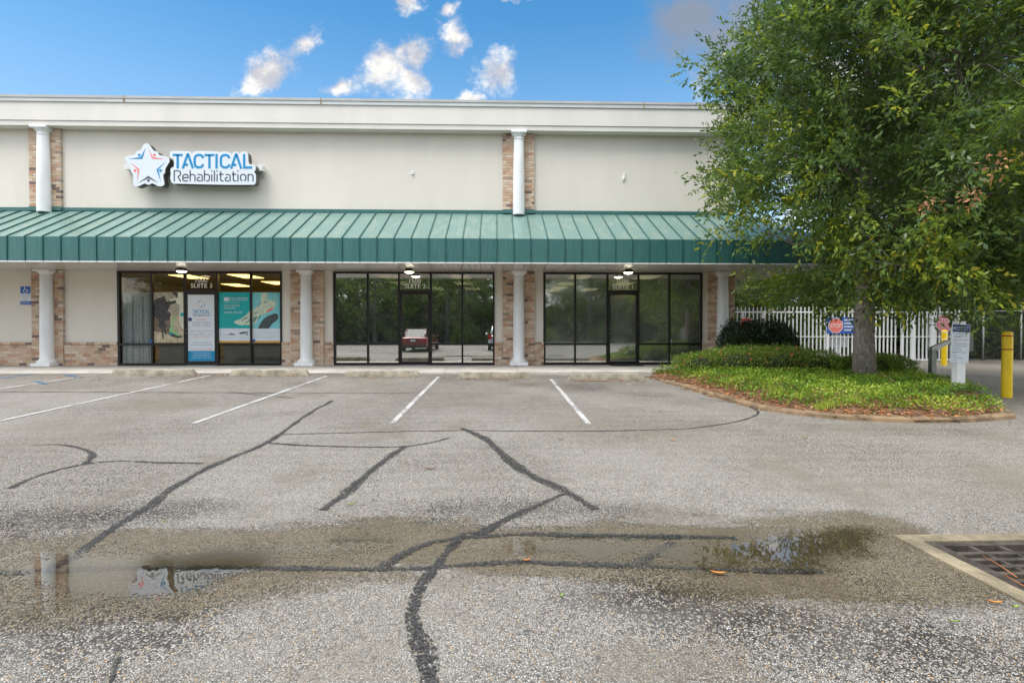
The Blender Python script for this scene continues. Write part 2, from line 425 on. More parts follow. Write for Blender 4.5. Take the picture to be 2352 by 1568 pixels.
def brick_material():
    m, t, b, out = nodes('brick')
    at = N(t, 'ShaderNodeAttribute', attribute_name='tint'); oi = N(t, 'ShaderNodeObjectInfo')
    fr = tmath(t, 'FRACT', tmath(t, 'ADD', at.outputs['Fac'], oi.outputs['Random']))
    c = tramp(t, fr, [(0.0, (0.56, 0.40, 0.27)), (0.16, (0.62, 0.48, 0.35)), (0.34, (0.53, 0.34, 0.22)), (0.50, (0.68, 0.55, 0.43)),
                      (0.66, (0.50, 0.27, 0.16)), (0.76, (0.60, 0.43, 0.30)), (0.90, (0.34, 0.24, 0.18)), (0.95, (0.17, 0.12, 0.10))], 'CONSTANT')
    co = N(t, 'ShaderNodeNewGeometry')
    n = tnoise(t, co.outputs['Position'], 28.0, 5.0, 0.65)
    c = tmix(t, tmap(t, n.outputs['Fac'], 0.40, 0.75, 0.0, 0.4), c, (0.36, 0.25, 0.18))
    n2 = tnoise(t, co.outputs['Position'], 60.0, 3.0)
    c = tmix(t, tmap(t, n2.outputs['Fac'], 0.58, 0.75, 0.0, 0.45), c, (0.66, 0.58, 0.50))
    LK(t, c, b.inputs['Base Color']); b.inputs['Roughness'].default_value = 0.9
    tbump(t, b, n2.outputs['Fac'], 0.5, 0.004)
    return m
M_BRICK = brick_material()
def roof_material(name, chalk_sheen):
    m, t, b, out = nodes(name)
    ge = N(t, 'ShaderNodeNewGeometry'); oi = N(t, 'ShaderNodeObjectInfo')
    mp = N(t, 'ShaderNodeMapping'); mp.inputs['Scale'].default_value = (9.0, 0.5, 0.5); LK(t, ge.outputs['Position'], mp.inputs[0])
    n = tnoise(t, mp.outputs[0], 4.0, 5.0, 0.6)
    c = tmix(t, tmap(t, n.outputs['Fac'], 0.3, 0.72, 0.0, 1.0), (0.024, 0.105, 0.100), (0.046, 0.155, 0.146))
    c = tmix(t, tmap(t, oi.outputs['Random'], 0, 1, 0.0, 0.22, False), c, (0.075, 0.21, 0.19))
    mp2 = N(t, 'ShaderNodeMapping'); mp2.inputs['Scale'].default_value = (2.6, 0.9, 0.9); LK(t, ge.outputs['Position'], mp2.inputs[0])
    n2 = tnoise(t, mp2.outputs[0], 1.6, 3.0, 0.5)
    refl_patch = tmap(t, n2.outputs['Fac'], 0.52, 0.55)
    if chalk_sheen:
        c = tmix(t, 0.52, c, (0.23, 0.325, 0.285))  # pale top: chalking plus the sky's reflection put into the colour
        c = tmix(t, tmath(t, 'MULTIPLY', refl_patch, 0.16), c, (0.33, 0.36, 0.27))  # cream patches: wall reflected in the wet film, painted into the colour
    LK(t, c, b.inputs['Base Color'])
    LK(t, tmap(t, refl_patch, 0, 1, 0.32 if chalk_sheen else 0.45, 0.22 if chalk_sheen else 0.38), b.inputs['Roughness'])
    return m
M_ROOF = roof_material('green_standing_seam_top', True)
M_FASC = roof_material('green_standing_seam_front', False)
M_SEAM = pm('seam_dark_green', (0.018, 0.095, 0.092), 0.4, 0.2, 5.0)
# ------------------------------------------------------------------ ground shape
def sstep(a, b, x):
    t = np.clip((np.asarray(x, float) - a) / (b - a), 0, 1); return t * t * (3 - 2 * t)
Z_VALLEY = -0.353
def gz(x, d):
    """paving height; d = metres in front of the storefront plane"""
    x = np.asarray(x, float); d = np.asarray(d, float)
    zk = -0.045 - 0.085 * sstep(-7.0, 6.0, x)
    back = np.minimum(0.10, np.maximum(0.0, 2.4 - d) * 0.02)
    k = np.clip((d - 3.2) / (9.0 - 3.2), 0, 1)
    z = zk * (1 - k) + (-0.25) * k + back
    z = z + (Z_VALLEY + 0.25) * np.clip((d - 9.0) / 3.1, 0, 1)
    z = z + 0.13 * sstep(14.6, 18.5, d) + 0.012 * np.maximum(0, d - 18.5) * np.where(d < 60, 1, 0) + np.where(d >= 60, 0.5, 0)
    return z
def gzf(x, d): return float(gz(x, d))
def at_ground(px, py):
    r = ray(px, py); z = -0.2
    for _ in range(30):
        p = CAM + r * ((z - CAM.z) / r.z); z = 0.5 * z + 0.5 * gzf(p.x, -p.y)
    return CAM + r * ((z - CAM.z) / r.z)
def inpoly(px, py, poly):
    px = np.asarray(px); py = np.asarray(py); ins = np.zeros(px.shape, bool); n = len(poly)
    for i in range(n):
        x1, y1 = poly[i]; x2, y2 = poly[(i + 1) % n]
        c = ((y1 > py) != (y2 > py)) & (px < (x2 - x1) * (py - y1) / ((y2 - y1) if y2 != y1 else 1e-9) + x1)
        ins ^= c
    return ins
def distpoly(px, py, pts, closed=True):
    best = np.full(np.asarray(px).shape, 1e9); n = len(pts)
    for i in range(n if closed else n - 1):
        x1, y1 = pts[i]; x2, y2 = pts[(i + 1) % n]
        dx, dy = x2 - x1, y2 - y1; L = dx * dx + dy * dy + 1e-12
        t = np.clip(((px - x1) * dx + (py - y1) * dy) / L, 0, 1)
        best = np.minimum(best, np.hypot(px - x1 - t * dx, py - y1 - t * dy))
    return best
def chaikin(pts, n=2, closed=False):
    for _ in range(n):
        out = [] if closed else [pts[0]]
        m = len(pts)
        for i in range(m if closed else m - 1):
            a, b = pts[i], pts[(i + 1) % m]
            out += [(a[0] * .75 + b[0] * .25, a[1] * .75 + b[1] * .25), (a[0] * .25 + b[0] * .75, a[1] * .25 + b[1] * .75)]
        if not closed: out.append(pts[-1])
        pts = out
    return pts
def vnoise(x, y, s, seed=0.0):
    return np.array([mnoise.noise((a * s, b * s, seed)) for a, b in zip(np.ravel(x), np.ravel(y))]).reshape(np.shape(x))
rng = np.random.default_rng(7)
def gpoly(pxs):
    out = []
    for p in pxs:
        q = at_z(p[0], p[1], Z_VALLEY); out.append((q.x, -q.y))
    return out

# drain position (collar's outer rectangle)
DR_C = at_z(2050, 1228, Z_VALLEY + 0.012)
DRX0, DRD0 = DR_C.x, -DR_C.y
DRX1, DRD1 = DRX0 + 1.30, DRD0 + 1.55
COLL = 0.115

PUD = [chaikin(gpoly([(-40, 1256), (120, 1247), (300, 1247), (600, 1238), (820, 1232), (980, 1236), (900, 1275), (700, 1298), (580, 1322), (470, 1362), (330, 1398), (120, 1420), (-40, 1432)]), 2, True),
       chaikin(gpoly([(1010, 1262), (1120, 1232), (1300, 1220), (1560, 1228), (1750, 1212), (1920, 1200), (2050, 1216), (2075, 1262), (2000, 1312), (1860, 1332), (1640, 1322), (1430, 1312), (1200, 1300), (1060, 1290)]), 2, True)]
WETP = [chaikin(gpoly([(-80, 1232), (250, 1226), (500, 1212), (820, 1196), (1000, 1205), (1120, 1200), (1060, 1300), (760, 1325), (620, 1350), (480, 1400), (260, 1450), (-80, 1475)]), 2, True),
        chaikin(gpoly([(980, 1268), (1090, 1212), (1350, 1196), (1600, 1198), (1800, 1182), (1980, 1176), (2100, 1212), (2200, 1262), (2330, 1350), (2250, 1400), (2080, 1382), (1900, 1365), (1600, 1352), (1350, 1340), (1150, 1318), (1010, 1300)]), 2, True)]
DAMP = [chaikin(gpoly([(1250, 1345), (1500, 1350), (1800, 1395), (2050, 1420), (2250, 1465), (2180, 1490), (1900, 1480), (1650, 1450), (1400, 1405)]), 2, True),
        chaikin(gpoly([(-60, 1185), (250, 1165), (480, 1150), (560, 1165), (300, 1200), (-60, 1215)]), 2, True),
        chaikin(gpoly([(950, 1165), (1150, 1150), (1400, 1160), (1560, 1170), (1350, 1185), (1100, 1185)]), 2, True),
        chaikin(gpoly([(-60, 1450), (300, 1430), (480, 1420), (420, 1465), (200, 1500), (-60, 1520)]), 2, True)]
SMUDGE = [(1330, 890, 90), (1480, 905, 70), (1200, 882, 60), (700, 880, 60), (1560, 925, 60), (2050, 985, 130), (2200, 990, 90), (1860, 978, 90)]

def asphalt_material():
    m, t, b, out = nodes('exposed_aggregate_asphalt')
    ge = N(t, 'ShaderNodeNewGeometry'); P = ge.outputs['Position']
    wet = N(t, 'ShaderNodeAttribute', attribute_name='wet').outputs['Fac']
    damp = N(t, 'ShaderNodeAttribute', attribute_name='damp').outputs['Fac']
    w1 = N(t, 'ShaderNodeTexVoronoi', feature='F1', ins={'Scale': 105.0}); LK(t, P, w1.inputs['Vector'])
    w2 = N(t, 'ShaderNodeTexVoronoi', feature='DISTANCE_TO_EDGE', ins={'Scale': 105.0}); LK(t, P, w2.inputs['Vector'])
    cs = N(t, 'ShaderNodeSeparateColor'); LK(t, w1.outputs['Color'], cs.inputs[0])
    stone = tramp(t, cs.outputs[0], [(0.0, (0.29, 0.27, 0.24)), (0.22, (0.42, 0.395, 0.355)), (0.45, (0.50, 0.475, 0.435)), (0.66, (0.35, 0.33, 0.295)),
                                     (0.84, (0.59, 0.565, 0.52)), (0.925, (0.52, 0.34, 0.17)), (0.965, (0.60, 0.46, 0.29))], 'CONSTANT')
    big = tnoise(t, P, 0.35, 5.0, 0.6); mid = tnoise(t, P, 3.0, 5.0, 0.65)
    fine = tnoise(t, P, 22.0, 4.0, 0.7)
    # tar showing between the stones: more of it where the surface has kept its binder
    gap = tmath(t, 'ADD', tmath(t, 'MULTIPLY', tmap(t, fine.outputs['Fac'], 0.35, 0.7), 0.22), tmath(t, 'MULTIPLY', damp, 0.42))
    thr = tmath(t, 'ADD', 0.05, gap)
    sepv = tmath(t, 'SUBTRACT', w2.outputs['Distance'], thr)
    rnd = tmath(t, 'SUBTRACT', cs.outputs[1], tmath(t, 'MULTIPLY', gap, 1.25))
    keep = tmath(t, 'MULTIPLY', tmap(t, w2.outputs['Distance'], 0.03, 0.20), tmap(t, rnd, -0.05, 0.06))
    c = tmix(t, keep, (0.030, 0.027, 0.024), stone); c = tmix(t, 1.0, c, (0.98, 0.975, 0.96), 'MULTIPLY')
    c = tmix(t, tmap(t, big.outputs['Fac'], 0.35, 0.65, 0.0, 0.30), c, (0.38, 0.36, 0.325))
    c = tmix(t, tmap(t, mid.outputs['Fac'], 0.42, 0.72, 0.0, 0.22), c, (0.24, 0.225, 0.20))
    st = tnoise(t, P, 0.9, 7.0, 0.72); c = tmix(t, tmap(t, st.outputs['Fac'], 0.50, 0.70, 0.0, 0.58), c, (0.145, 0.125, 0.095))
    st2 = tnoise(t, P, 0.22, 6.0, 0.7); c = tmix(t, tmap(t, st2.outputs['Fac'], 0.48, 0.64, 0.0, 0.42), c, (0.19, 0.165, 0.125))
    wn = tmath(t, 'ADD', wet, tmath(t, 'MULTIPLY', tmath(t, 'SUBTRACT', fine.outputs['Fac'], 0.5), 1.0)); wn = tmath(t, 'ADD', wn, tmath(t, 'MULTIPLY', tmath(t, 'SUBTRACT', cs.outputs[2], 0.5), 0.5))
    wm = tmap(t, wn, 0.25, 0.75)
    wetc = tmix(t, 1.0, c, (0.66, 0.60, 0.485), 'MULTIPLY')
    c = tmix(t, wm, c, wetc)
    LK(t, c, b.inputs['Base Color'])
    LK(t, tmap(t, wm, 0, 1, 0.86, 0.40, False), b.inputs['Roughness'])
    b.inputs['Specular IOR Level'].default_value = 0.22
    tbump(t, b, keep, 0.5, 0.004)
    return m
M_ASPH = asphalt_material()
def axis(parts):
    out = []
    for a, b, s in parts:
        n = max(1, int(round((b - a) / s))); out += [a + (b - a) * i / n for i in range(n)]
    out.append(parts[-1][1]); return np.array(out)
XS = axis([(-60, -12, 4.0), (-12, -6.4, 0.4), (-6.4, 6.4, 0.05), (6.4, 12, 0.4), (12, 60, 4.0)])
DS = axis([(-40, -4, 4.0), (-4, 2.4, 0.8), (2.4, 8.8, 0.2), (8.8, 12.0, 0.08), (12.0, 15.2, 0.05), (15.2, 19, 0.25), (19, 34, 3.0)])
GX, GD = np.meshgrid(XS, DS)
GZ = gz(GX, GD)
WET = np.zeros(GX.shape); DMP = np.zeros(GX.shape)
sel = (np.abs(GX) < 7) & (GD > 9) & (GD < 16)
sx, sd = GX[sel], GD[sel]
n1 = vnoise(sx * .45, sd * 1.6, 1.8, 3.1); n2 = vnoise(sx * .5, sd * 1.5, 6.0, 8.2)
w = np.zeros(sx.shape)
for p in WETP:
    s = np.where(inpoly(sx, sd, p), 1, -1) * distpoly(sx, sd, p)
    w = np.maximum(w, sstep(-0.20, 0.13, s + n1 * 0.20 + n2 * 0.13))
q = np.zeros(sx.shape)
for p in DAMP:
    s = np.where(inpoly(sx, sd, p), 1, -1) * distpoly(sx, sd, p)
    q = np.maximum(q, sstep(-0.25, 0.15, s + n1 * 0.16 + n2 * 0.10))
WET[sel] = w; DMP[sel] = np.maximum(q, 0.55 * sstep(0.5, 0.0, np.abs(w - 0.5)))
sel2 = (GD > 2.4) & (GD < 10) & (np.abs(GX) < 13)
sx, sd = GX[sel2], GD[sel2]; n1 = vnoise(sx, sd, 0.9, 5.5)
q = np.zeros(sx.shape)
for px, py, rp in SMUDGE:
    c = at_ground(px, py); rr = rp / F_PX * (16.5 + c.y) * 0 + rp / F_PX * (c.y + 16.5)
    q = np.maximum(q, 0.75 * sstep(1.1, 0.2, np.hypot((sx - c.x) / rr, (sd + c.y) / (rr * 0.9)) + n1 * 0.5))
q = np.maximum(q, 0.62 * sstep(4.6, 3.0, sd + n1 * 0.9))
DMP[sel2] = np.maximum(DMP[sel2], q)
nr, nc = GX.shape
idx = np.arange(nr * nc).reshape(nr, nc)
cx = (GX[:-1, :-1] + GX[1:, 1:]) / 2; cd = (GD[:-1, :-1] + GD[1:, 1:]) / 2
keepf = ~((cx > DRX0 + 0.05) & (cx < DRX1 - 0.05) & (cd > DRD0 + 0.05) & (cd < DRD1 - 0.05))
# paving: the car park in front, and the drive to the right that runs back past the building
keepf &= (cd > 2.3) | (cx > 6.0)
quads = np.stack([idx[:-1, :-1], idx[1:, :-1], idx[1:, 1:], idx[:-1, 1:]], -1)[keepf]
me = bpy.data.meshes.new('parking_lot')
me.from_pydata(np.stack([GX.ravel(), -GD.ravel(), GZ.ravel()], 1).tolist(), [], quads.tolist())
for nm, arr in (('wet', WET), ('damp', DMP)):
    a = me.attributes.new(nm, 'FLOAT', 'POINT'); a.data.foreach_set('value', arr.ravel().astype(np.float32))
me.update(); me.polygons.foreach_set('use_smooth', [True] * len(me.polygons))
lot = link_mesh('parking_lot', me, M_ASPH); tag(lot, 'pale exposed aggregate asphalt car park with wet patches', kind='structure')

# earth under everything, out to the horizon
M_EARTH = pm('forest_floor', (0.10, 0.075, 0.045), 0.95, 0.4, 0.6, 0.5, 30.0)
ex = axis([(-500, -60, 110.0), (-60, 60, 6.0), (60, 500, 110.0)]); ed = axis([(-500, -40, 115.0), (-40, 2, 7.0), (2, 20, 1.0), (20, 60, 8.0), (60, 500, 110.0)])
EX, ED = np.meshgrid(ex, ed); idx = np.arange(EX.size).reshape(EX.shape)
quads = np.stack([idx[:-1, :-1], idx[1:, :-1], idx[1:, 1:], idx[:-1, 1:]], -1).reshape(-1, 4)
ez = gz(EX, ED) - 0.04
ecx = (EX[:-1, :-1] + EX[1:, 1:]) / 2; ecd = (ED[:-1, :-1] + ED[1:, 1:]) / 2
ek = ~((np.abs(EX[:-1, :-1] + 3 - (DRX0 + DRX1) / 2) < 4.5) & (ED[:-1, :-1] < DRD1) & (ED[1:, 1:] > DRD0)).reshape(-1)
me = bpy.data.meshes.new('ground'); me.from_pydata(np.stack([EX.ravel(), -ED.ravel(), ez.ravel()], 1).tolist(), [], quads[ek].tolist())
me.update()
tag(link_mesh('ground', me, M_EARTH), 'brown earth floor beyond the paving', kind='structure')

# standing water
def water_material():
    m, t, b, out = nodes('puddle_water'); t.nodes.remove(b)
    ge = N(t, 'ShaderNodeNewGeometry'); P = ge.outputs['Position']
    dep = N(t, 'ShaderNodeAttribute', attribute_name='depth').outputs['Fac']
    v = N(t, 'ShaderNodeTexVoronoi', feature='F1', ins={'Scale': 105.0}); LK(t, P, v.inputs['Vector'])
    cs = N(t, 'ShaderNodeSeparateColor'); LK(t, v.outputs['Color'], cs.inputs[0])
    lo = tnoise(t, P, 2.2, 5.0, 0.65)
    k = tmath(t, 'ADD', dep, tmath(t, 'MULTIPLY', tmath(t, 'SUBTRACT', lo.outputs['Fac'], 0.55), 3.4))
    k = tmath(t, 'SUBTRACT', k, tmath(t, 'MULTIPLY', cs.outputs[2], 0.95))
    cover = tmap(t, k, -0.05, 0.12)
    gl = N(t, 'ShaderNodeBsdfGlossy'); gl.inputs['Roughness'].default_value = 0.015; gl.inputs['Color'].default_value = (1, 1, 1, 1)
    rp = tnoise(t, P, 9.0, 2.0); bp = N(t, 'ShaderNodeBump', ins={'Strength': 0.02, 'Distance': 0.01}); LK(t, rp.outputs['Fac'], bp.inputs['Height']); LK(t, bp.outputs[0], gl.inputs['Normal'])
    tr = N(t, 'ShaderNodeBsdfTransparent'); tr.inputs['Color'].default_value = (0.80, 0.77, 0.70, 1)
    fr = N(t, 'ShaderNodeFresnel', ins={'IOR': 1.5})
    mx = N(t, 'ShaderNodeMixShader'); LK(t, tmath(t, 'MULTIPLY', fr.outputs[0], 1.6, clamp=True), mx.inputs[0]); LK(t, tr.outputs[0], mx.inputs[1]); LK(t, gl.outputs[0], mx.inputs[2])
    t2 = N(t, 'ShaderNodeBsdfTransparent')
    m2 = N(t, 'ShaderNodeMixShader'); LK(t, cover, m2.inputs[0]); LK(t, t2.outputs[0], m2.inputs[1]); LK(t, mx.outputs[0], m2.inputs[2])
    LK(t, m2.outputs[0], out.inputs[0])
    return m
M_WATER = water_material()
for pi, pl_ in enumerate(PUD):
    a = np.array(pl_); x0, d0 = a.min(0) - 0.1; x1, d1 = a.max(0) + 0.1
    xs = np.arange(x0, x1, 0.05); ds = np.arange(d0, d1, 0.05); PX, PD = np.meshgrid(xs, ds)
    s = np.where(inpoly(PX, PD, pl_), 1, -1) * distpoly(PX, PD, pl_)
    dep = np.clip(s / 0.22, -1.5, 1.6)
    idx = np.arange(PX.size).reshape(PX.shape)
    ok = (s > -0.08); kf = ok[:-1, :-1] & ok[1:, 1:] & ok[1:, :-1] & ok[:-1, 1:]
    cxx = (PX[:-1, :-1] + PX[1:, 1:]) / 2; cdd = (PD[:-1, :-1] + PD[1:, 1:]) / 2
    kf &= ~((cxx > DRX0 - 0.02) & (cdd > DRD0 - 0.02))
    kf &= cdd > 12.12
    quads = np.stack([idx[:-1, :-1], idx[1:, :-1], idx[1:, 1:], idx[:-1, 1:]], -1)[kf]
    me = bpy.data.meshes.new('puddle')
    me.from_pydata(np.stack([PX.ravel(), -PD.ravel(), np.full(PX.size, Z_VALLEY + 0.0085)], 1).tolist(), [], quads.tolist())
    at = me.attributes.new('depth', 'FLOAT', 'POINT'); at.data.foreach_set('value', dep.ravel().astype(np.float32)); me.update()
    tag(link_mesh('puddle', me, M_WATER), ['shallow puddle mirroring the star sign', 'shallow puddle beside the drain grate mirroring the tree'][pi], kind='structure')

# crack sealant, drawn as tar ribbons on the paving
def tar_material():
    m, t, b, out = nodes('crack_tar')
    ge = N(t, 'ShaderNodeNewGeometry'); P = ge.outputs['Position']
    e = N(t, 'ShaderNodeAttribute', attribute_name='edge').outputs['Fac']
    v = N(t, 'ShaderNodeTexVoronoi', feature='F1', ins={'Scale': 105.0}); LK(t, P, v.inputs['Vector'])
    cs = N(t, 'ShaderNodeSeparateColor'); LK(t, v.outputs['Color'], cs.inputs[0])
    n = tnoise(t, P, 7.0, 6.0, 0.72)
    c = tmix(t, cs.outputs[0], (0.024, 0.023, 0.022), (0.080, 0.077, 0.073)); b.inputs['Specular IOR Level'].default_value = 0.2
    LK(t, c, b.inputs['Base Color']); b.inputs['Roughness'].default_value = 0.62
    k = tmath(t, 'ADD', e, tmath(t, 'MULTIPLY', tmath(t, 'SUBTRACT', n.outputs['Fac'], 0.5), 2.2))
    k = tmath(t, 'ADD', k, tmath(t, 'MULTIPLY', tmath(t, 'SUBTRACT', cs.outputs[1], 0.5), 1.5))
    tr = N(t, 'ShaderNodeBsdfTransparent'); mx = N(t, 'ShaderNodeMixShader'); LK(t, tmap(t, k, 0.45, 0.78), mx.inputs[0])
    LK(t, b.outputs[0], mx.inputs[1]); LK(t, tr.outputs[0], mx.inputs[2]); LK(t, mx.outputs[0], out.inputs[0])
    return m
M_TAR = tar_material()
rr = random.Random(5)
def ground_ribbon(name, pts, w0, w1, mat, lift=0.004, wob=0.65, step=0.08, attr=True, straight=False):
    if not straight: pts = chaikin(pts, 2)
    P_, L = [], 0
    for (x1, y1), (x2, y2) in zip(pts[:-1], pts[1:]):
        s = math.hypot(x2 - x1, y2 - y1); n = max(1, int(s / step))
        P_ += [(x1 + (x2 - x1) * i / n, y1 + (y2 - y1) * i / n) for i in range(n)]
    P_.append(pts[-1]); n = len(P_)
    vs, es, fs = [], [], []
    sd = rr.random() * 50
    for i, (x, y) in enumerate(P_):
        a, b = P_[max(i - 1, 0)], P_[min(i + 1, n - 1)]
        tx, ty = b[0] - a[0], b[1] - a[1]; l = math.hypot(tx, ty) or 1; nx, ny = -ty / l, tx / l
        f = i / (n - 1); w = (w0 + (w1 - w0) * f) * (1 + wob * mnoise.noise((x * 3, y * 3, sd)))
        if not straight:
            o = 0.022 * mnoise.noise((x * 2.5, y * 2.5, sd + 9)); x += nx * o; y += ny * o
        for k in (-1, 0, 1):
            px, pd = x + nx * w / 2 * k, y + ny * w / 2 * k
            vs.append((px, -pd, gzf(px, pd) + lift)); es.append(abs(k) * 0.85 if attr else 0)
    for i in range(n - 1):
        for k in (0, 1): fs.append((i * 3 + k, i * 3 + k + 1, i * 3 + k + 4, i * 3 + k + 3))
    mb = MB(); mb.add(vs, fs); o = mb.build(name, mat, lot)
    if attr:
        a = o.data.attributes.new('edge', 'FLOAT', 'POINT'); a.data.foreach_set('value', es)
    if len(fs) and o.data.polygons[0].normal.z < 0: o.data.flip_normals()
    return o
def gl(pxs): return [(lambda p: (p.x, -p.y))(at_ground(a, b)) for a, b in pxs]
CRACKS = [([(765, 920), (735, 935), (700, 955), (665, 982), (610, 1020), (540, 1048), (480, 1072), (420, 1105), (330, 1170), (230, 1235), (150, 1290), (100, 1312)], .07, .075),
          ([(640, 998), (800, 994), (930, 990), (1060, 988), (1200, 990), (1400, 990), (1580, 985), (1660, 975), (1720, 962), (1745, 950), (1735, 938), (1690, 925), (1600, 914)], .045, .035),
          ([(1060, 983), (1105, 1000), (1140, 1030), (1190, 1075), (1260, 1110), (1320, 1140), (1370, 1170)], .09, .10),
          ([(1300, 1132), (1230, 1160), (1160, 1195), (1100, 1228)], .05, .07),
          ([(615, 1017), (740, 1026), (850, 1026), (925, 1028), (1000, 1015), (1035, 1006)], .055, .04),
          ([(930, 1024), (880, 1060), (835, 1095), (800, 1130), (740, 1172)], .10, .08),
          ([(20, 1122), (90, 1090), (190, 1065), (260, 1058), (350, 1062), (465, 1065)], .05, .04),
          ([(75, 1022), (150, 1020), (205, 1035), (212, 1050), (195, 1066)], .03, .07),
          ([(1045, 1250), (1010, 1290), (970, 1330), (945, 1400), (950, 1450), (975, 1500), (985, 1580)], .055, .075),
          ([(-20, 1322), (150, 1310), (300, 1308), (480, 1305), (700, 1308), (900, 1310), (1060, 1298), (1200, 1291), (1400, 1300), (1600, 1305), (1890, 1314)], .07, .055),
          ([(870, 1305), (930, 1270), (1000, 1245), (1080, 1232), (1200, 1228), (1400, 1230), (1600, 1235), (1690, 1236)], .07, .06),
          ([(1455, 1300), (1500, 1272), (1550, 1246)], .09, .06),
          ([(-20, 900), (300, 901), (660, 903), (900, 903), (1180, 904)], .05, .03),
          ([(530, 901), (620, 910), (680, 915)], .04, .03),
          ([(252, 1580), (260, 1530), (272, 1512)], .025, .02),
          ([(1095, 1228), (1070, 1222), (1040, 1256)], .05, .06)]
for i, (c, w0, w1) in enumerate(CRACKS):
    ground_ribbon('crack_seal', gl(c), w0 * 1.15, w1 * 1.15, M_TAR, lift=0.0035 + 0.0003 * i)

# painted stall lines
def paint_material(name, col):
    m, t, b, out = nodes(name)
    ge = N(t, 'ShaderNodeNewGeometry'); P = ge.outputs['Position']
    n = tnoise(t, P, 30.0, 5.0, 0.7); n2 = tnoise(t, P, 2.5, 3.0)
    LK(t, tmix(t, tmap(t, n.outputs['Fac'], 0.3, 0.7), tuple(c * 0.82 for c in col), col), b.inputs['Base Color']); b.inputs['Roughness'].default_value = 0.7
    k = tmath(t, 'ADD', n.outputs['Fac'], tmath(t, 'MULTIPLY', tmath(t, 'SUBTRACT', n2.outputs['Fac'], 0.5), 0.5))
    tr = N(t, 'ShaderNodeBsdfTransparent'); mx = N(t, 'ShaderNodeMixShader'); LK(t, tmap(t, k, 0.46, 0.64, 0.0, 0.9), mx.inputs[0])
    LK(t, b.outputs[0], mx.inputs[1]); LK(t, tr.outputs[0], mx.inputs[2]); LK(t, mx.outputs[0], out.inputs[0])
    return m
M_LINE = paint_material('white_line_paint', (0.56, 0.56, 0.54)); M_BLINE = paint_material('blue_line_paint', (0.02, 0.15, 0.33))
for c in ([(-10, 895), (225, 860.5)], [(-10, 969.5), (485, 862)], [(444, 973), (750, 864)], [(901, 972), (1007, 866)], [(1352, 974), (1265, 871)]):
    ground_ribbon('parking_stripe', gl(c), .078, .078, M_LINE, lift=0.0085, wob=0.04, step=0.3, attr=False, straight=True)
for c in ([(-5, 870), (70, 861)], [(148, 861), (178, 866)], [(84, 876), (106, 882.5)]):
    ground_ribbon('parking_stripe', gl(c), .10, .10, M_BLINE, lift=0.0085, wob=0.05, step=0.2, attr=False, straight=True)

# ------------------------------------------------------------------ storm drain
drain = thing('storm_drain', 'rusty cast iron drain grate in a concrete collar beside the puddle', 'drain', (DRX0, -DRD0, Z_VALLEY))
mb = MB(); zt = Z_VALLEY + 0.014
ix0, ix1, id0, id1 = DRX0 + COLL, DRX1 - COLL, DRD0 + COLL, DRD1 - COLL
for (a, b, c, d_) in ((DRX0, DRX1, DRD0, id0), (DRX0, DRX1, id1, DRD1), (DRX0, ix0, id0, id1), (ix1, DRX1, id0, id1)):
    mb.box(a, b, -d_, -c, Z_VALLEY - 0.25, zt)
M_COLLAR = pm('drain_collar_concrete', (0.31, 0.255, 0.165), 0.9, 0.35, 5.0, 0.7, 130.0, fine=0.4)
mb.build('collar', M_COLLAR, drain)
mb = MB()
mb.box(ix0, ix1, -id1, -id0, -1.35, -1.33)
for (a, b, c, d_) in ((ix0 - .03, ix0, id0, id1), (ix1, ix1 + .03, id0, id1), (ix0, ix1, id0 - .03, id0), (ix0, ix1, id1, id1 + .03)):
    mb.box(a, b, -d_, -c, -1.33, Z_VALLEY - 0.02)
mb.build('pit', M_SPLASH, drain)
mb = MB(); zg1 = Z_VALLEY + 0.006; zg0 = zg1 - 0.045; rim = 0.085
M_IRON = pm('cast_iron', (0.10, 0.085, 0.070), 0.5, 0.4, 9.0, 0.3, 120.0, metal=0.3)
for (a, b, c, d_) in ((ix0, ix1, id0, id0 + rim * .7), (ix0, ix1, id1 - rim * .7, id1), (ix0, ix0 + rim, id0 + rim * .7, id1 - rim * .7), (ix1 - rim, ix1, id0 + rim * .7, id1 - rim * .7)):
    mb.box(a, b, -d_, -c, zg0, zg1)
rows = 13; a0, a1 = id0 + rim * .7, id1 - rim * .7; pitch = (a1 - a0) / rows
for i in range(rows):
    da = a0 + i * pitch; barw = pitch * 0.42
    if i: mb.box(ix0 + rim, ix1 - rim, -(da + barw), -da, zg0 + .002, zg1 - .002)
    gx0 = ix0 + rim; k = 0; slot = 0.165; ribw = 0.032
    x = gx0 + slot - (0.0 if i % 2 == 0 else 0.0) + (i % 3) * 0.0
    while x < ix1 - rim - ribw:
        mb.box(x, x + ribw, -(da + pitch), -(da + (barw if i else 0)), zg0 + .004, zg1 - .004); x += slot + ribw
mb.build('grate', M_IRON, drain)

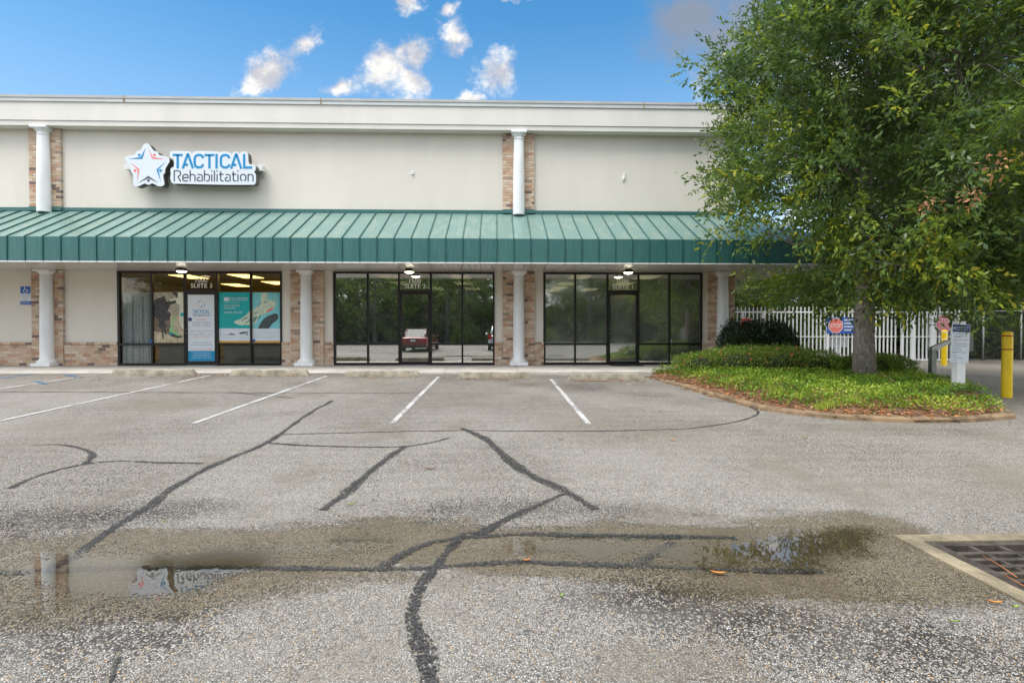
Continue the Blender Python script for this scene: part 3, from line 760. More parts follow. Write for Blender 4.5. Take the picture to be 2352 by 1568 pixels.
# ------------------------------------------------------------------ sidewalk slabs
WALK_D = 2.42; WALK_X1 = 6.3
walk = bpy.data.objects.new('sidewalk', None); COL.objects.link(walk); tag(walk, 'pale concrete walk in front of the shops', kind='structure')
joints = [-22] + [at_d(p, 845, WALK_D).x for p in (20, 250, 470, 690, 880, 1020, 1190, 1345, 1500)] + [WALK_X1]
for i, (a, b) in enumerate(zip(joints[:-1], joints[1:])):
    mb = MB(); g = 0.006
    prof = [(0.25, 0.0), (-WALK_D + 0.16, 0.0 - 0.012), (-WALK_D + 0.152, -0.017), (-WALK_D + 0.146, -0.012), (-WALK_D + 0.03, -0.014), (-WALK_D + 0.008, -0.024), (-WALK_D, -0.045), (-WALK_D - 0.01, -0.30), (0.25, -0.30)]
    v = [(a + g, y, z) for y, z in prof] + [(b - g, y, z) for y, z in prof]; n = len(prof)
    f = [(k, (k + 1) % n, (k + 1) % n + n, k + n) for k in range(n)] + [tuple(range(n))[::-1], tuple(range(n, 2 * n))]
    mb.add(v, f); mb.build('slab', M_CONC, walk)
mb = MB(); mb.box(-22, WALK_X1, -WALK_D + 0.05, 0.2, -0.28, -0.03); mb.build('joint_bed', pm('joint_dirt', (0.10, 0.075, 0.05), 0.95, 0.3), walk)

# ------------------------------------------------------------------ wheel stops
STOPS = [(252, 447, 863), (522, 710, 863.5), (786, 966, 865), (1047, 1223, 868.5), (1305, 1482, 873)]
SL = ['worn concrete wheel stop in front of the curtained window', 'worn concrete wheel stop in front of the teal foot posters',
      'worn concrete wheel stop in front of the suite 2 left panes', 'worn concrete wheel stop in front of the brick pier between suites 2 and 1',
      'worn concrete wheel stop ending at the leaf mulch of the planting island']
for (p0, p1, py), lb in zip(STOPS, SL):
    a, b = at_ground(p0, py), at_ground(p1, py)
    d0 = -(a.y + b.y) / 2; zb = min(gzf(a.x, d0), gzf(b.x, d0)) - 0.01; H = 0.15
    mb = MB(); prof = [(0, 0), (0.012, 0.07), (0.035, H - .012), (0.05, H), (0.115, H), (0.13, H - .012), (0.153, 0.07), (0.165, 0)]
    n = len(prof); nx = 9; v = []
    r2 = random.Random(int(p0))
    for i in range(nx + 1):
        f = i / nx; ins = 0.07 if i in (0, nx) else 0.0
        x = a.x + (b.x - a.x) * f
        for y, z in prof:
            e = (0.09 * z / H if i == 0 else -0.09 * z / H if i == nx else 0)
            j = 0.006 * (r2.random() - .5) if z > 0.05 else 0
            v.append((x + e, -d0 + y + j, zb + z + 0.01 + j * .6))
    f = [(i * n + k, (i + 1) * n + k, (i + 1) * n + k + 1, i * n + k + 1) for i in range(nx) for k in range(n - 1)]
    f += [tuple(range(n)), tuple(nx * n + k for k in range(n))[::-1]]
    mb.add(v, f); o = mb.build('wheel_stop', M_STOP)
    tag(o, lb, 'wheel stop', 'wheel stops along the walk')
# ------------------------------------------------------------------ the building
XR = at_d(1684, 720, 0.0).x                     # right-hand corner of the front wall
XL = -22.0
SOF_Z = 2.86; AW_D = 2.08; AW_TOP = 4.62; AW_EDGE = 3.50; BACK = 18.0
bld = thing('shop_building', 'single storey cream stucco shop row with brick piers and green metal awning', 'building', (0, 0, 0))
S3 = (at_d(272, 730, 0).x, at_d(648, 730, 0).x)
S2 = (at_d(767, 730, 0).x, at_d(1136, 730, 0).x)
S1 = (at_d(1249, 730, 0).x, at_d(1612, 730, 0).x)
FR_TOP = 2.835
WALL_TOP = 7.35
for a, b in ((XL, S3[0]), (S3[1], S2[0]), (S2[1], S1[0]), (S1[1], XR)): MB().box(a, b, 0.0, 0.22, 0.0, FR_TOP).build('lower_wall', M_STUCCO, bld)
mb = MB(); mb.box(XL, XR, 0.0, 0.22, FR_TOP + 0.002, WALL_TOP); mb.build('upper_wall', M_STUCCO, bld)
mb = MB(); mb.box(XR - 0.22, XR, 0.222, BACK, 0.0, WALL_TOP - 0.002); mb.box(XL, XL + .22, 0.222, BACK, 0, WALL_TOP - .002); mb.box(XL + .222, XR - .222, BACK - .22, BACK, 0, WALL_TOP - .002); mb.build('outer_wall', M_STUCCO, bld)
mb = MB(); mb.box(XL, XR - .01, 0.23, BACK - .24, 7.10, 7.20); mb.build('flat_roof', pm('roof_membrane', (0.3, 0.3, 0.29), 0.9), bld)

# cornice: a boxed band, a shadow step and a metal cap
zc = at_d(1141, 299, 0.34).z; zs = at_d(1141, 287, 0.34).z; zt1 = at_d(1141, 246, 0.36).z; zt2 = at_d(1141, 231, 0.40).z
mb = MB(); mb.box(XL, XR + 0.34, -0.34, -0.002, zc, zs - 0.012); mb.build('cornice_lower_band', M_TRIM, bld)
mb = MB(); mb.box(XL, XR + 0.36, -0.365, 0.30, zs - 0.010, zt1 - 0.004); mb.build('cornice_upper_band', M_TRIM, bld)
mb = MB(); mb.box(XL, XR + 0.40, -0.40, 0.32, zt1, zt2 - 0.075); mb.build('parapet_cap', M_CAP, bld)
mb = MB(); mb.box(XL, XR + 0.415, -0.42, 0.32, zt2 - 0.072, zt2); mb.build('parapet_drip_edge', pm('parapet_edge', (0.42, 0.42, 0.41), 0.4, 0.08), bld)
mb = MB(); 
for p in (737, 1478, 285): 
    x = at_d(p, 238, 0.40).x; mb.box(x - 0.012, x + 0.012, -0.426, -0.40, zt1 + .004, zt2 + .008)
mb.build('cap_joint', pm('rust_streak', (0.34, 0.22, 0.10), 0.8, 0.3), bld)

# brickwork: individual bricks over a mortar core
BL, BH, JT = 0.222, 0.0835, 0.011
BRICKS = []                                      # (x0,x1,z0,z1,yfront,yback, pier index)
PROUD = 0.09; LOWP = 0.055
PIERS = []
def pier(x0, x1, z0, z1, proud, name='brick_pier'):
    m = MB(); m.box(x0 + .004, x1 - .004, -proud + 0.008, -0.001, z0, z1)
    o = m.build(name, M_MORTAR, bld); PIERS.append(o)
    i = len(PIERS) - 1; n = max(1, int(round((z1 - z0) / BH))); h = (z1 - z0) / n
    for r_ in range(n):
        off = 0 if r_ % 2 == 0 else -BL / 2
        x = x0 + off
        while x < x1 - 0.03:
            a, b = max(x, x0), min(x + BL - JT, x1)
            if b - a > 0.035: BRICKS.append((a, b, z0 + r_ * h + JT / 2, z0 + (r_ + 1) * h - JT / 2, -proud, 0.0, i))
            x += BL
LOW_H = 0.625
def wx(p, d, py=730): return at_d(p, py, d).x
pr = [(wx(72, PROUD), wx(144, PROUD)), (wx(667, PROUD), wx(743, PROUD)), (wx(1155, PROUD), wx(1227, PROUD)), (wx(1627, PROUD), XR + 0.01)]
lows = [(XL + 5.8, pr[0][0]), (pr[0][1], S3[0]), (S3[1], pr[1][0]), (pr[1][1], S2[0]), (S2[1], pr[2][0]), (pr[2][1], S1[0]), (S1[1], pr[3][0])]
LOWSET = set()
for a, b in lows:
    pier(a + .001, b - .001, 0.001, LOW_H, LOWP, 'brick_dado'); LOWSET.add(len(PIERS) - 1)
for a, b in pr: pier(a, b, 0.0015, SOF_Z - 0.01, PROUD)
up = [(wx(66, PROUD, 380), wx(139, PROUD, 380)), (wx(1155, PROUD, 380), wx(1227, PROUD, 380))]
UPZ0, UPZ1 = AW_TOP + 0.10, zc - 0.004
UPSET = set()
for a, b in up: pier(a, b, UPZ0, UPZ1, PROUD, 'upper_brick_pier'); UPSET.add(len(PIERS) - 1)
mb = MB(); ns = 0
for a, b in lows:
    m = MB(); x = a; k = 0
    for sgn in (0,):
        while x < b - 0.03:
            e = min(x + BL - JT, b); m.bevbox(x + .002, e, -LOWP - 0.022, 0.0, LOW_H + .006, LOW_H + 0.074, 0.006, rr.random()); x += BL; k += 1
    m.build('brick_sill', M_BRICK, bld, tint=True)
# the 300 that show largest stand as bricks of their own, the rest are one joined part
order = sorted(range(len(BRICKS)), key=lambda i: (0 if BRICKS[i][6] in LOWSET and BRICKS[i][0] > -15.4 else 1 if BRICKS[i][6] not in UPSET else 2, BRICKS[i][2]))
single = set(order[:300])
tmpl = {}
mb = MB(); rb = random.Random(11)
for i, (a, b, z0, z1, y0, y1, pi) in enumerate(BRICKS):
    w = round(b - a, 3); dep = abs(y0)
    if i in single:
        key = (w, round(z1 - z0, 4), round(dep, 3), rb.randrange(4))
        if key not in tmpl:
            m = MB(); m.bevbox(-w / 2, w / 2, -dep, -0.002, 0, z1 - z0, 0.005, rb.random())
            me = bpy.data.meshes.new('brick'); me.from_pydata(m.v, [], m.f)
            at_ = me.attributes.new('tint', 'FLOAT', 'FACE'); at_.data.foreach_set('value', m.t); me.materials.append(M_BRICK); tmpl[key] = me
        o = bpy.data.objects.new('brick', tmpl[key]); COL.objects.link(o); o.parent = PIERS[pi]
        o.location = ((a + b) / 2, rb.uniform(-0.002, 0.002), z0)
    else:
        j = rb.uniform(-0.002, 0.002)
        mb.bevbox(a, b, y0 + j, -0.002, z0, z1, 0.005, rb.random())
o = mb.build('brickwork', M_BRICK, bld, tint=True); o['kind'] = 'stuff'

# columns
def column(cx, d, z0, z1, r, base=True, splay=0.0):
    if base:
        ph = 0.10; bh = 0.20
        prof = [(r * 1.42, ph), (r * 1.46, ph + 0.03), (r * 1.42, ph + 0.06), (r * 1.20, ph + 0.075), (r * 1.14, ph + 0.10), (r, ph + 0.13)]
    else: prof = [(r, 0.0)]
    H = z1 - z0; ct = H - 0.20
    for k in range(9):
        f = k / 8; zz = prof[-1][1] if k == 0 else (0.25 if base else 0.05) + (ct - 0.05 - (0.25 if base else 0.05)) * f
        if k: prof.append((r * (1 - 0.15 * f * f), zz))
    rt = r * 0.85
    prof += [(rt * 1.10, ct - 0.035), (rt * 1.10, ct - 0.02), (rt, ct - 0.01), (rt, ct + 0.05), (rt * 1.12, ct + 0.065), (rt * 1.35, ct + 0.11), (rt * 1.42, ct + 0.13)]
    m = MB(); m.lathe(prof, (cx, -d, z0), 32); o = m.build('column', M_WHITE, bld, autosmooth=40)
    m = MB(); hw = rt * 1.50; m.bevbox(cx - hw, cx + hw, -d - hw, -d + hw, z0 + ct + 0.131, z1, 0.01); m.build('capital', M_WHITE, o)
    if base:
        m = MB(); hw = r * 1.55; m.bevbox(cx - hw, cx + hw, -d - hw, -d + hw, z0, z0 + 0.099, 0.008); m.build('plinth', M_WHITE, o)
CD = 0.17
for p in (107.5, 703.5, 1191.5, 1660.0): column(wx(p, CD), CD, 0.002, SOF_Z - 0.004, 0.178)
for p in (100.5, 1191.5): column(at_d(p, 400, CD).x, CD, AW_TOP - 0.08, zc - 0.003, 0.178, base=False)

# awning: standing-seam pans on a slope, a straight front, a soffit below
XE = XR + AW_D
aw = MB().box(XL, XE - .05, -AW_D + 0.05, -0.001, SOF_Z + 0.035, SOF_Z + 0.06).build('awning', M_TRIM, bld)
x0seam = at_d(1141, 575, AW_D).x; SP = 0.4545
xs_s = []
k0 = int((XL + 5 - x0seam) / SP)
x = x0seam + k0 * SP
while x < XE: xs_s.append(x); x += SP
ya, yb = -0.03, -AW_D
def roof_z(y): return AW_TOP + (AW_EDGE - AW_TOP) * (-y) / AW_D
wpan = SP
m = MB(); t_ = 0.012
def pan_mesh(w):
    m = MB()
    m.add([(0.004, ya, roof_z(ya)), (w - .004, ya, roof_z(ya)), (w - .004, yb, roof_z(yb)), (0.004, yb, roof_z(yb))], [(0, 3, 2, 1)])
    return m
pan = pan_mesh(SP).build('roof_panel', M_ROOF, aw)
def seam_mesh():
    m = MB(); s = 0.011; h = 0.035
    v = []
    for (y, z) in ((ya, roof_z(ya)), (yb - 0.012, roof_z(yb) + .002), (yb - 0.012, SOF_Z + .012)):
        pass
    sl_ = math.atan2(AW_TOP - AW_EDGE, AW_D); ny, nz_ = -math.sin(sl_) * h, math.cos(sl_) * h
    a, b = (ya, roof_z(ya)), (yb, roof_z(yb))
    pts = [(a[0], a[1]), (a[0] + ny, a[1] + nz_), (b[0] - h * .8, b[1] + h * .55), (b[0] - h * .8, SOF_Z + 0.01), (b[0], SOF_Z + 0.01), (b[0], b[1])]
    v = [(-s, p[0], p[1]) for p in pts] + [(s, p[0], p[1]) for p in pts]; n = 6
    f = [(i, (i + 1) % n, (i + 1) % n + n, i + n) for i in range(n)] + [(0, 5, 2, 1), (5, 4, 3, 2), (6, 7, 8, 11), (11, 8, 9, 10)]
    return m.add(v, f)
seam = seam_mesh().build('standing_seam', M_SEAM, aw)
fp = MB(); fp.add([(0.004, yb - .002, roof_z(yb) - .004), (SP - .004, yb - .002, roof_z(yb) - .004), (SP - .004, yb - .002, SOF_Z + .01), (0.004, yb - .002, SOF_Z + .01),
                   (SP / 2, yb - .010, roof_z(yb) - .004), (SP / 2, yb - .010, SOF_Z + .01)], [(0, 3, 5, 4), (4, 5, 2, 1)])
fpan = fp.build('front_panel', M_FASC, aw, smooth=True)
for o_ in (pan, seam, fpan): o_.location.x = xs_s[0]
for i, x in enumerate(xs_s[1:], 1):
    if x <= XR:
        if x + SP <= XR: 
            c = pan.copy(); COL.objects.link(c); c.location.x = x; c.parent = aw
    c = seam.copy() if x <= XR else None
    if c: COL.objects.link(c); c.location.x = x; c.parent = aw
    if x + SP <= XE:
        c = fpan.copy(); COL.objects.link(c); c.location.x = x; c.parent = aw
xlast = [x for x in xs_s if x + SP <= XR][-1] + SP
mb = MB()
mb.add([(xlast, ya, roof_z(ya)), (XR, ya, roof_z(ya)), (XE, yb, roof_z(yb)), (xlast, yb, roof_z(yb))], [(0, 3, 2, 1)])
mb.add([(XR, ya, roof_z(ya)), (XE, yb, roof_z(yb)), (XE, BACK, roof_z(yb)), (XR, BACK, roof_z(ya))], [(0, 1, 2, 3)])
mb.build('hip_panel', M_ROOF, aw)
mb = MB(); mb.box(XE - .012, XE, yb + .002, BACK, SOF_Z + .01, AW_EDGE); 
xl2 = [x for x in xs_s if x + SP <= XE][-1] + SP
mb.box(xl2, XE, yb - .001, yb + .01, SOF_Z + .01, AW_EDGE); mb.build('side_front_panel', M_FASC, aw)
mb = MB(); mb.box(XL, XE, yb - 0.006, yb + 0.03, SOF_Z - 0.022, SOF_Z + 0.008); mb.build('drip_edge', M_WHITE, aw)
mb = MB(); mb.box(XL, XR, -0.055, -0.001, AW_TOP - .015, AW_TOP + 0.085); mb.build('wall_flashing', M_FASC, aw)
mb = MB()
for a, b in up: mb.box(a - .01, b + .01, -PROUD - 0.02, -.056, AW_TOP - .01, AW_TOP + 0.095)
mb.build('pier_flashing', M_FASC, aw)
sof = MB().box(XL, XE - .06, yb + .05, -.002, SOF_Z + 0.02, SOF_Z + 0.033).build('soffit', M_SPLASH, bld)
SW = 0.305
m = MB(); yy0, yy1 = yb + 0.032, 0.0 - 0.002
pr_ = [(0.0, 0.012), (0.006, 0.0), (SW / 2 - .012, 0.0), (SW / 2 - .006, 0.010), (SW / 2 + .0, 0.010), (SW / 2 + .006, 0.0), (SW - 0.010, 0.0), (SW - 0.004, 0.012)]
n = len(pr_); v = [(a, yy0, SOF_Z + b) for a, b in pr_] + [(a, yy1, SOF_Z + b) for a, b in pr_]
m.add(v, [(i, i + n, i + n + 1, i + 1) for i in range(n - 1)])
sp0 = m.build('soffit_panel', M_SOFFIT, sof); sp0.location.x = -16.3
x = -16.3 + SW
while x + SW < XR:
    c = sp0.copy(); COL.objects.link(c); c.location.x = x; c.parent = sof; x += SW
mb = MB()
mb.box(x, XR, yb + .032, -.002, SOF_Z, SOF_Z + .016)
yk = yb + .04
while yk < 6:
    mb.box(XR, XE - .02, yk, yk + .19, SOF_Z + .001, SOF_Z + .012); yk += 0.20
mb.build('side_soffit', M_SOFFIT, sof)

# ------------------------------------------------------------------ storefronts
G_CLEAR = glass('mirror_glass', 0.0, 0.78, (0.55, 0.56, 0.50), 0.07)  # thin diffuse veil added to lighten the dark panes
G_HAZY = glass('misted_glass', 0.045, 0.62, (0.50, 0.52, 0.46), 0.22)
G_DIM = glass('dim_glass', 0.0, 0.02, (0.93, 0.92, 0.86))
FW = 0.026                                           # half face width of a mullion
def storefront(sx, mull_px, gmat, rail_py=790, door_i=2):
    xs = [sx[0] + FW] + [wx(p, 0) for p in mull_px] + [sx[1] - FW]
    y0, y1 = -0.035, 0.075; zr = at_d(1141, rail_py, 0).z; zdoor = at_d(1141, 669, 0).z
    m = MB()
    for i, x in enumerate(xs): m.box(x - FW * (1.5 if i in (0,) else 1), x + FW, y0, y1, 0.0, FR_TOP)
    for i in range(5):
        a, b = xs[i] + FW, xs[i + 1] - FW
        m.box(a, b, y0 + .003, y1 - .003, FR_TOP - 0.058, FR_TOP - .001)
        if i != door_i:
            m.box(a, b, y0 + .003, y1 - .003, 0.002, 0.075); m.box(a, b, y0 + .003, y1 - .003, zr - 0.03, zr + 0.03)
        else:
            m.box(a, b, y0 + .003, y1 - .003, zdoor - .03, zdoor + 0.035)
    fr = m.build('storefront_frame', M_FRAME, bld)
    ext = []
    for i in range(5):
        a, b = xs[i] + FW, xs[i + 1] - FW
        if i != door_i:
            MB().box(a, b, 0.022, 0.028, 0.075, zr - .03).build('lower_pane', gmat, bld)
            MB().box(a, b, 0.022, 0.028, zr + .03, FR_TOP - .058).build('window_pane', gmat, bld)
            ext.append((a, b))
        else:
            MB().box(a, b, 0.022, 0.028, zdoor + .035, FR_TOP - .058).build('transom_pane', gmat, bld)
            a += .006; b -= .006; st = 0.052; zt = zdoor - .036; yd0, yd1 = -0.028, 0.018
            m = MB(); m.box(a, a + st, yd0, yd1, 0.012, zt); m.box(b - st, b, yd0, yd1, 0.012, zt)
            m.box(a + st, b - st, yd0 + .002, yd1 - .002, zt - 0.068, zt - .001); m.box(a + st, b - st, yd0 + .002, yd1 - .002, 0.014, 0.115)
            dr = m.build('door', M_FRAME, bld)
            MB().box(a + st, b - st, -0.006, 0.0, 0.115, zt - .068).build('door_pane', gmat, dr)
            hx = a + st * .5; hz = 0.93
            m = MB(); m.tube([(hx, yd0, hz + .17), (hx, yd0 - .05, hz + .17), (hx + .055, yd0 - .075, hz + .155), (hx + .06, yd0 - .075, hz - .155), (hx, yd0 - .05, hz - .17), (hx, yd0, hz - .17)], 0.011, 8)
            m.build('handle', pm('bronze_handle', (0.16, 0.13, 0.10), 0.3, 0.1, metal=0.7), dr)
            MB().box(hx - .012, hx + .012, yd0 - .004, yd0, hz + .02, hz + .05).build('lock_cylinder', M_GALV, dr)
            MB().box(a + .01, b - .01, -0.06, 0.02, 0.001, 0.011).build('threshold', M_GALV, dr)
            ext.append((a, b))
    return xs, zr, zdoor, ext
x3, zr, zdoor, e3 = storefront(S3, (350, 425, 500, 577), G_DIM)
x2, _, _, e2 = storefront(S2, (845, 917, 990, 1062), G_CLEAR)
x1, _, _, e1 = storefront(S1, (1321, 1395, 1466, 1537), G_HAZY)
# suite lettering on the transoms
for e, txt, mm in ((e3, 'SUITE 3', M_LETW), (e2, 'SUITE 2', M_LETW), (e1, 'SUITE 1', M_LETW)):
    c = (e[2][0] + e[2][1]) / 2
    m = MB(); m.textfit('1500', c - .175, c + .175, 0.019, 2.497, .135); m.textfit(txt, c - .315, c + .315, 0.019, 2.335, .135)
    base_v, base_f = list(m.v), list(m.f)
    for q_, (dx, dz) in enumerate(((0.004, 0), (-0.004, 0), (0, 0.004))):          # bold weight
        m.add([(v[0] + dx, v[1] + .0006 * (q_ + 1), v[2] + dz) for v in base_v], base_f)
    m.build('suite_lettering', M_LETW, bld)

# rooms behind the glass
E_WARM = emis('warm_light_panel', (1.0, 0.70, 0.26), 1.5)
E_SOFT = emis('office_light_panel', (1.0, 0.86, 0.58), 1.7)
M_YWALL = pm('warm_lit_office_wall', (0.50, 0.40, 0.16), 0.8, 0.06)  # yellow cast of the warm ceiling light put into the wall colour
def room(x0, x1, wallm, panels, em, depth=8.0):
    h = 2.79
    m = MB(); y0 = 0.09
    m.box(x0, x1, depth, depth + .05, 0.0, h); m.box(x0 - .05, x0, y0, depth, 0, h); m.box(x1, x1 + .05, y0, depth, 0, h)
    m.build('interior_wall', wallm, bld)
    MB().box(x0, x1, y0, depth, -0.02, 0.004).build('interior_floor', M_IFLOOR, bld)
    MB().box(x0, x1, y0, depth, h, h + .03).build('interior_ceiling', M_ICEIL, bld)
    for (px, py_) in panels:
        MB().box(px - .31, px + .31, py_ - .6, py_ + .6, h - .012, h - .001).build('ceiling_light_panel', em, bld)
room(S3[0] - 1.0, S3[1] + .35, M_YWALL, [(-9.9, 1.2), (-9.9, 4.4), (-8.0, 1.0), (-8.0, 3.4), (-6.9, 2.4), (-6.9, 4.6)], E_WARM, 6.0)
room(S2[0] - .35, S2[1] + .35, M_IWALL, [(-3.45, .95), (-3.5, 3.4), (-1.15, 1.0), (-1.2, 3.4), (-2.5, 5.9), (-1.0, 5.9)], E_SOFT)
room(S1[0] - .35, S1[1] + .3, M_IWALL, [(2.7, .95), (2.6, 3.4), (2.55, 5.2), (4.9, 1.0), (4.7, 3.4), (3.9, 6.2), (2.4, 6.6)], E_SOFT)

# lights under the soffit
E_LAMP = emis('lamp_lens', (1.0, 0.88, 0.66), 3.2)
fix = None
for i, (p, py, nm) in enumerate(((417, 615, 'door with the opening hours poster'), (940, 617, 'door that mirrors the red car'), (1443, 620, 'door with the rubber mat'))):
    q = at_d(p, py, 0.62)
    t_ = thing('soffit_light', 'lit bronze canopy light under the soffit outside the ' + nm, 'light fixture', (q.x, -0.62, SOF_Z), 'canopy lights under the awning')
    m = MB(); m.lathe([(0.10, 0), (0.155, -0.035), (0.17, -0.085), (0.165, -0.09), (0.12, -0.09)], (q.x, -.62, SOF_Z), 4, math.pi / 4, math.pi / 4 + 2 * math.pi); m.build('housing', M_FRAME, t_, smooth=False)
    m = MB(); m.lathe([(0.135, -0.091), (0.13, -0.105), (0.09, -0.13), (0.03, -0.142)], (q.x, -.62, SOF_Z), 20); m.build('lens', E_LAMP, t_)

# ------------------------------------------------------------------ wall sign
def zp(zx, zy, d):                                   # zoomed crop of the sign -> wall point
    p = at_d((350 + zx / 5.2267) / 1.27551, (400 + zy / 5.2267) / 1.27551, d); return (p.x, p.z)
SD = 0.44
star = [(415, 106), (385, 112), (365, 128), (322, 215), (290, 215), (262, 228), (248, 248), (240, 278), (195, 290), (110, 300), (90, 315), (84, 335), (92, 358), (170, 470), (168, 500), (172, 530), (190, 560), (213, 580), (208, 680), (212, 735), (228, 755), (255, 767), (290, 765), (390, 715), (410, 730), (445, 740), (480, 730), (500, 712), (580, 755), (620, 765), (660, 760), (684, 740), (690, 715), (665, 588), (692, 565), (702, 530), (698, 500), (760, 400), (770, 365), (764, 338), (745, 318), (690, 300), (606, 285), (598, 255), (580, 235), (555, 224), (522, 220), (462, 130), (442, 112)]
panel = [(790, 222), (1070, 222), (1095, 238), (1110, 262), (1125, 240), (1160, 224), (1250, 220), (1530, 232), (1548, 246), (1580, 232), (1630, 226), (1690, 245), (1725, 278), (1745, 240), (1770, 230), (1800, 232), (1828, 246), (1845, 268), (1860, 242), (1885, 230), (1935, 232), (1962, 248), (1972, 275), (1978, 428), (2050, 430), (2078, 442), (2088, 465), (2085, 515), (2072, 535), (2055, 545), (2080, 560), (2092, 590), (2088, 705), (2075, 732), (2050, 740), (1440, 738), (900, 722), (835, 725), (805, 712), (790, 690), (777, 640), (788, 560), (778, 515), (785, 488), (808, 474), (838, 470), (832, 337), (800, 334), (778, 320), (770, 295), (770, 250)]
sg = thing('wall_sign', 'white star logo and two line blue and grey lettered sign on the stucco wall', 'sign', (*[at_d(440 / 1.27, 430, 0).x, 0.0], 5.6))
for nm, pts in (('star_cabinet', star), ('lettering_cabinet', panel)):
    wp = [zp(a, b, SD) for a, b in pts]; wp = chaikin(wp, 1, True)
    o = MB().prism(wp, -SD, -0.22, caps=(False, True)).build(nm, M_SIGNSIDE, sg)
    a = sum(wp[i][0] * wp[(i + 1) % len(wp)][1] - wp[(i + 1) % len(wp)][0] * wp[i][1] for i in range(len(wp)))
    if a < 0: wp = wp[::-1]
    MB().poly([(p[0], -SD - .001, p[1]) for p in wp]).build('white_face', M_PAPER, o)
def logo_figs(fn, y, scale, parent, tagname='figure'):
    figs = [(M_LOGOB, [(403, 172), (352, 347), (130, 345), (325, 314)], (303, 285)), (M_LOGOC, [(438, 178), (512, 318), (722, 350), (500, 343)], (537, 285)),
            (M_LOGOC, [(165, 393), (310, 505), (268, 684), (282, 515)], (241, 523)), (M_LOGOB, [(708, 388), (565, 508), (634, 692), (598, 512)], (630, 524)),
            (M_LOGOD, [(283, 716), (443, 603), (602, 713), (443, 640)], (445, 674))]
    for mt, pts, hd in figs:
        m = MB(); wp = [fn(*p) for p in pts]
        a = sum(wp[i][0] * wp[(i + 1) % 4][1] - wp[(i + 1) % 4][0] * wp[i][1] for i in range(4))
        if a < 0: wp = wp[::-1]
        m.poly([(p[0], y, p[1]) for p in wp]); h = fn(*hd); m.disc(h[0], y, h[1], 22 * scale); m.build(tagname, mt, parent)
k_ = (zp(1000, 300, SD)[0] - zp(0, 300, SD)[0]) / 1000
logo_figs(lambda a, b: zp(a, b, SD), -SD - .004, k_, sg)
ST = {'T': ([[(0, .915), (.68, .915)], [(.34, .915), (.34, 0)]]),
      'A': ([[(.06, 0), (.385, .955), (.43, .955), (.75, 0)], [(.2, .26), (.42, .26)]]),
      'C': ([[(.66, .70), (.60, .84), (.47, .92), (.28, .92), (.13, .82), (.085, .66), (.085, .34), (.13, .18), (.28, .085), (.47, .085), (.60, .16), (.66, .30)]]),
      'I': ([[(.08, 0), (.08, 1)]]), 'L': ([[(.085, 1), (.085, .085), (.64, .085)]])}
LW = {'R': ([[(.06, 0), (.06, .95), (.44, .95), (.58, .86), (.61, .66), (.52, .52), (.38, .46)], [(.36, .46), (.62, 0)]], .74),
      'e': ([[(.10, .34), (.52, .34), (.52, .5), (.42, .62), (.2, .62), (.06, .5), (.06, .16), (.18, .05), (.5, .05)]], .64),
      'h': ([[(.06, 1), (.06, 0)], [(.06, .55), (.16, .62), (.36, .62), (.48, .5), (.48, 0)]], .62),
      'a': ([[(.08, .62), (.36, .62), (.48, .52), (.48, 0)], [(.30, .36), (.2, .36), (.06, .28), (.06, .12), (.15, .05), (.38, .05)]], .62),
      'b': ([[(.06, 1), (.06, .05)], [(.06, .62), (.36, .62), (.5, .5), (.5, .18), (.38, .05), (.22, .05)]], .64),
      'i': ([[(.06, .66), (.06, 0)], [(.06, .86), (.06, 1)]], .23), 'l': ([[(.06, 1), (.06, 0)]], .23),
      't': ([[(.14, .9), (.14, .14), (.22, .05), (.40, .05)], [(.0, .64), (.40, .64)]], .48),
      'o': ([[(.22, .05), (.06, .18), (.06, .5), (.18, .62), (.38, .62), (.52, .5), (.52, .18), (.38, .05)]], .66),
      'n': ([[(.06, .66), (.06, 0)], [(.06, .55), (.16, .62), (.36, .62), (.48, .5), (.48, 0)]], .55)}
def brand_text(ptfn, y, h_px, parent, stroke=0.165):
    m = MB(); s = 227
    for ch, ox in zip('TACTICAL', (0, .62, 1.40, 2.14, 2.88, 3.17, 3.88, 4.74)):
        for pl in ST[ch]:
            pts = [ptfn(815 + (ox + a) * s, 492 - b * s - (a + ox) * (-.8)) for a, b in pl]
            w = abs(ptfn(815 + s, 400)[0] - ptfn(815, 400)[0]) * stroke
            m.ribbon(pts, w, y)
    m.build('blue_lettering', M_LOGOB, parent)
    m = MB(); s2 = 172; tot = sum(LW[c][1] for c in 'Rehabilitation') - .07; kx = (2045 - 830) / tot; ox = 0
    for ch in 'Rehabilitation':
        for pl in LW[ch][0]:
            pts = [ptfn(830 + (ox + a) * kx, 690 - b * s2) for a, b in pl]
            m.ribbon(pts, abs(ptfn(830 + s2, 600)[0] - ptfn(830, 600)[0]) * 0.112, y)
        ox += LW[ch][1]
    m.build('grey_lettering', M_LOGOD, parent)
brand_text(lambda a, b: zp(a, b, SD), -SD - .004, 227, sg)
a, b = zp(105, 440, .12), zp(2205, 525, .12)
mb = MB(); zc_ = (a[1] + b[1]) / 2; mb.box(a[0], b[0], -0.219, -0.002, zc_ - .085, zc_ + .085); mb.build('raceway', M_WHITE, sg)
q = zp(2190, 600, .1); MB().box(q[0] - .02, q[0] + .02, -.13, -.05, q[1] - .03, zc_ - .086).build('switch', M_STEEL, sg)
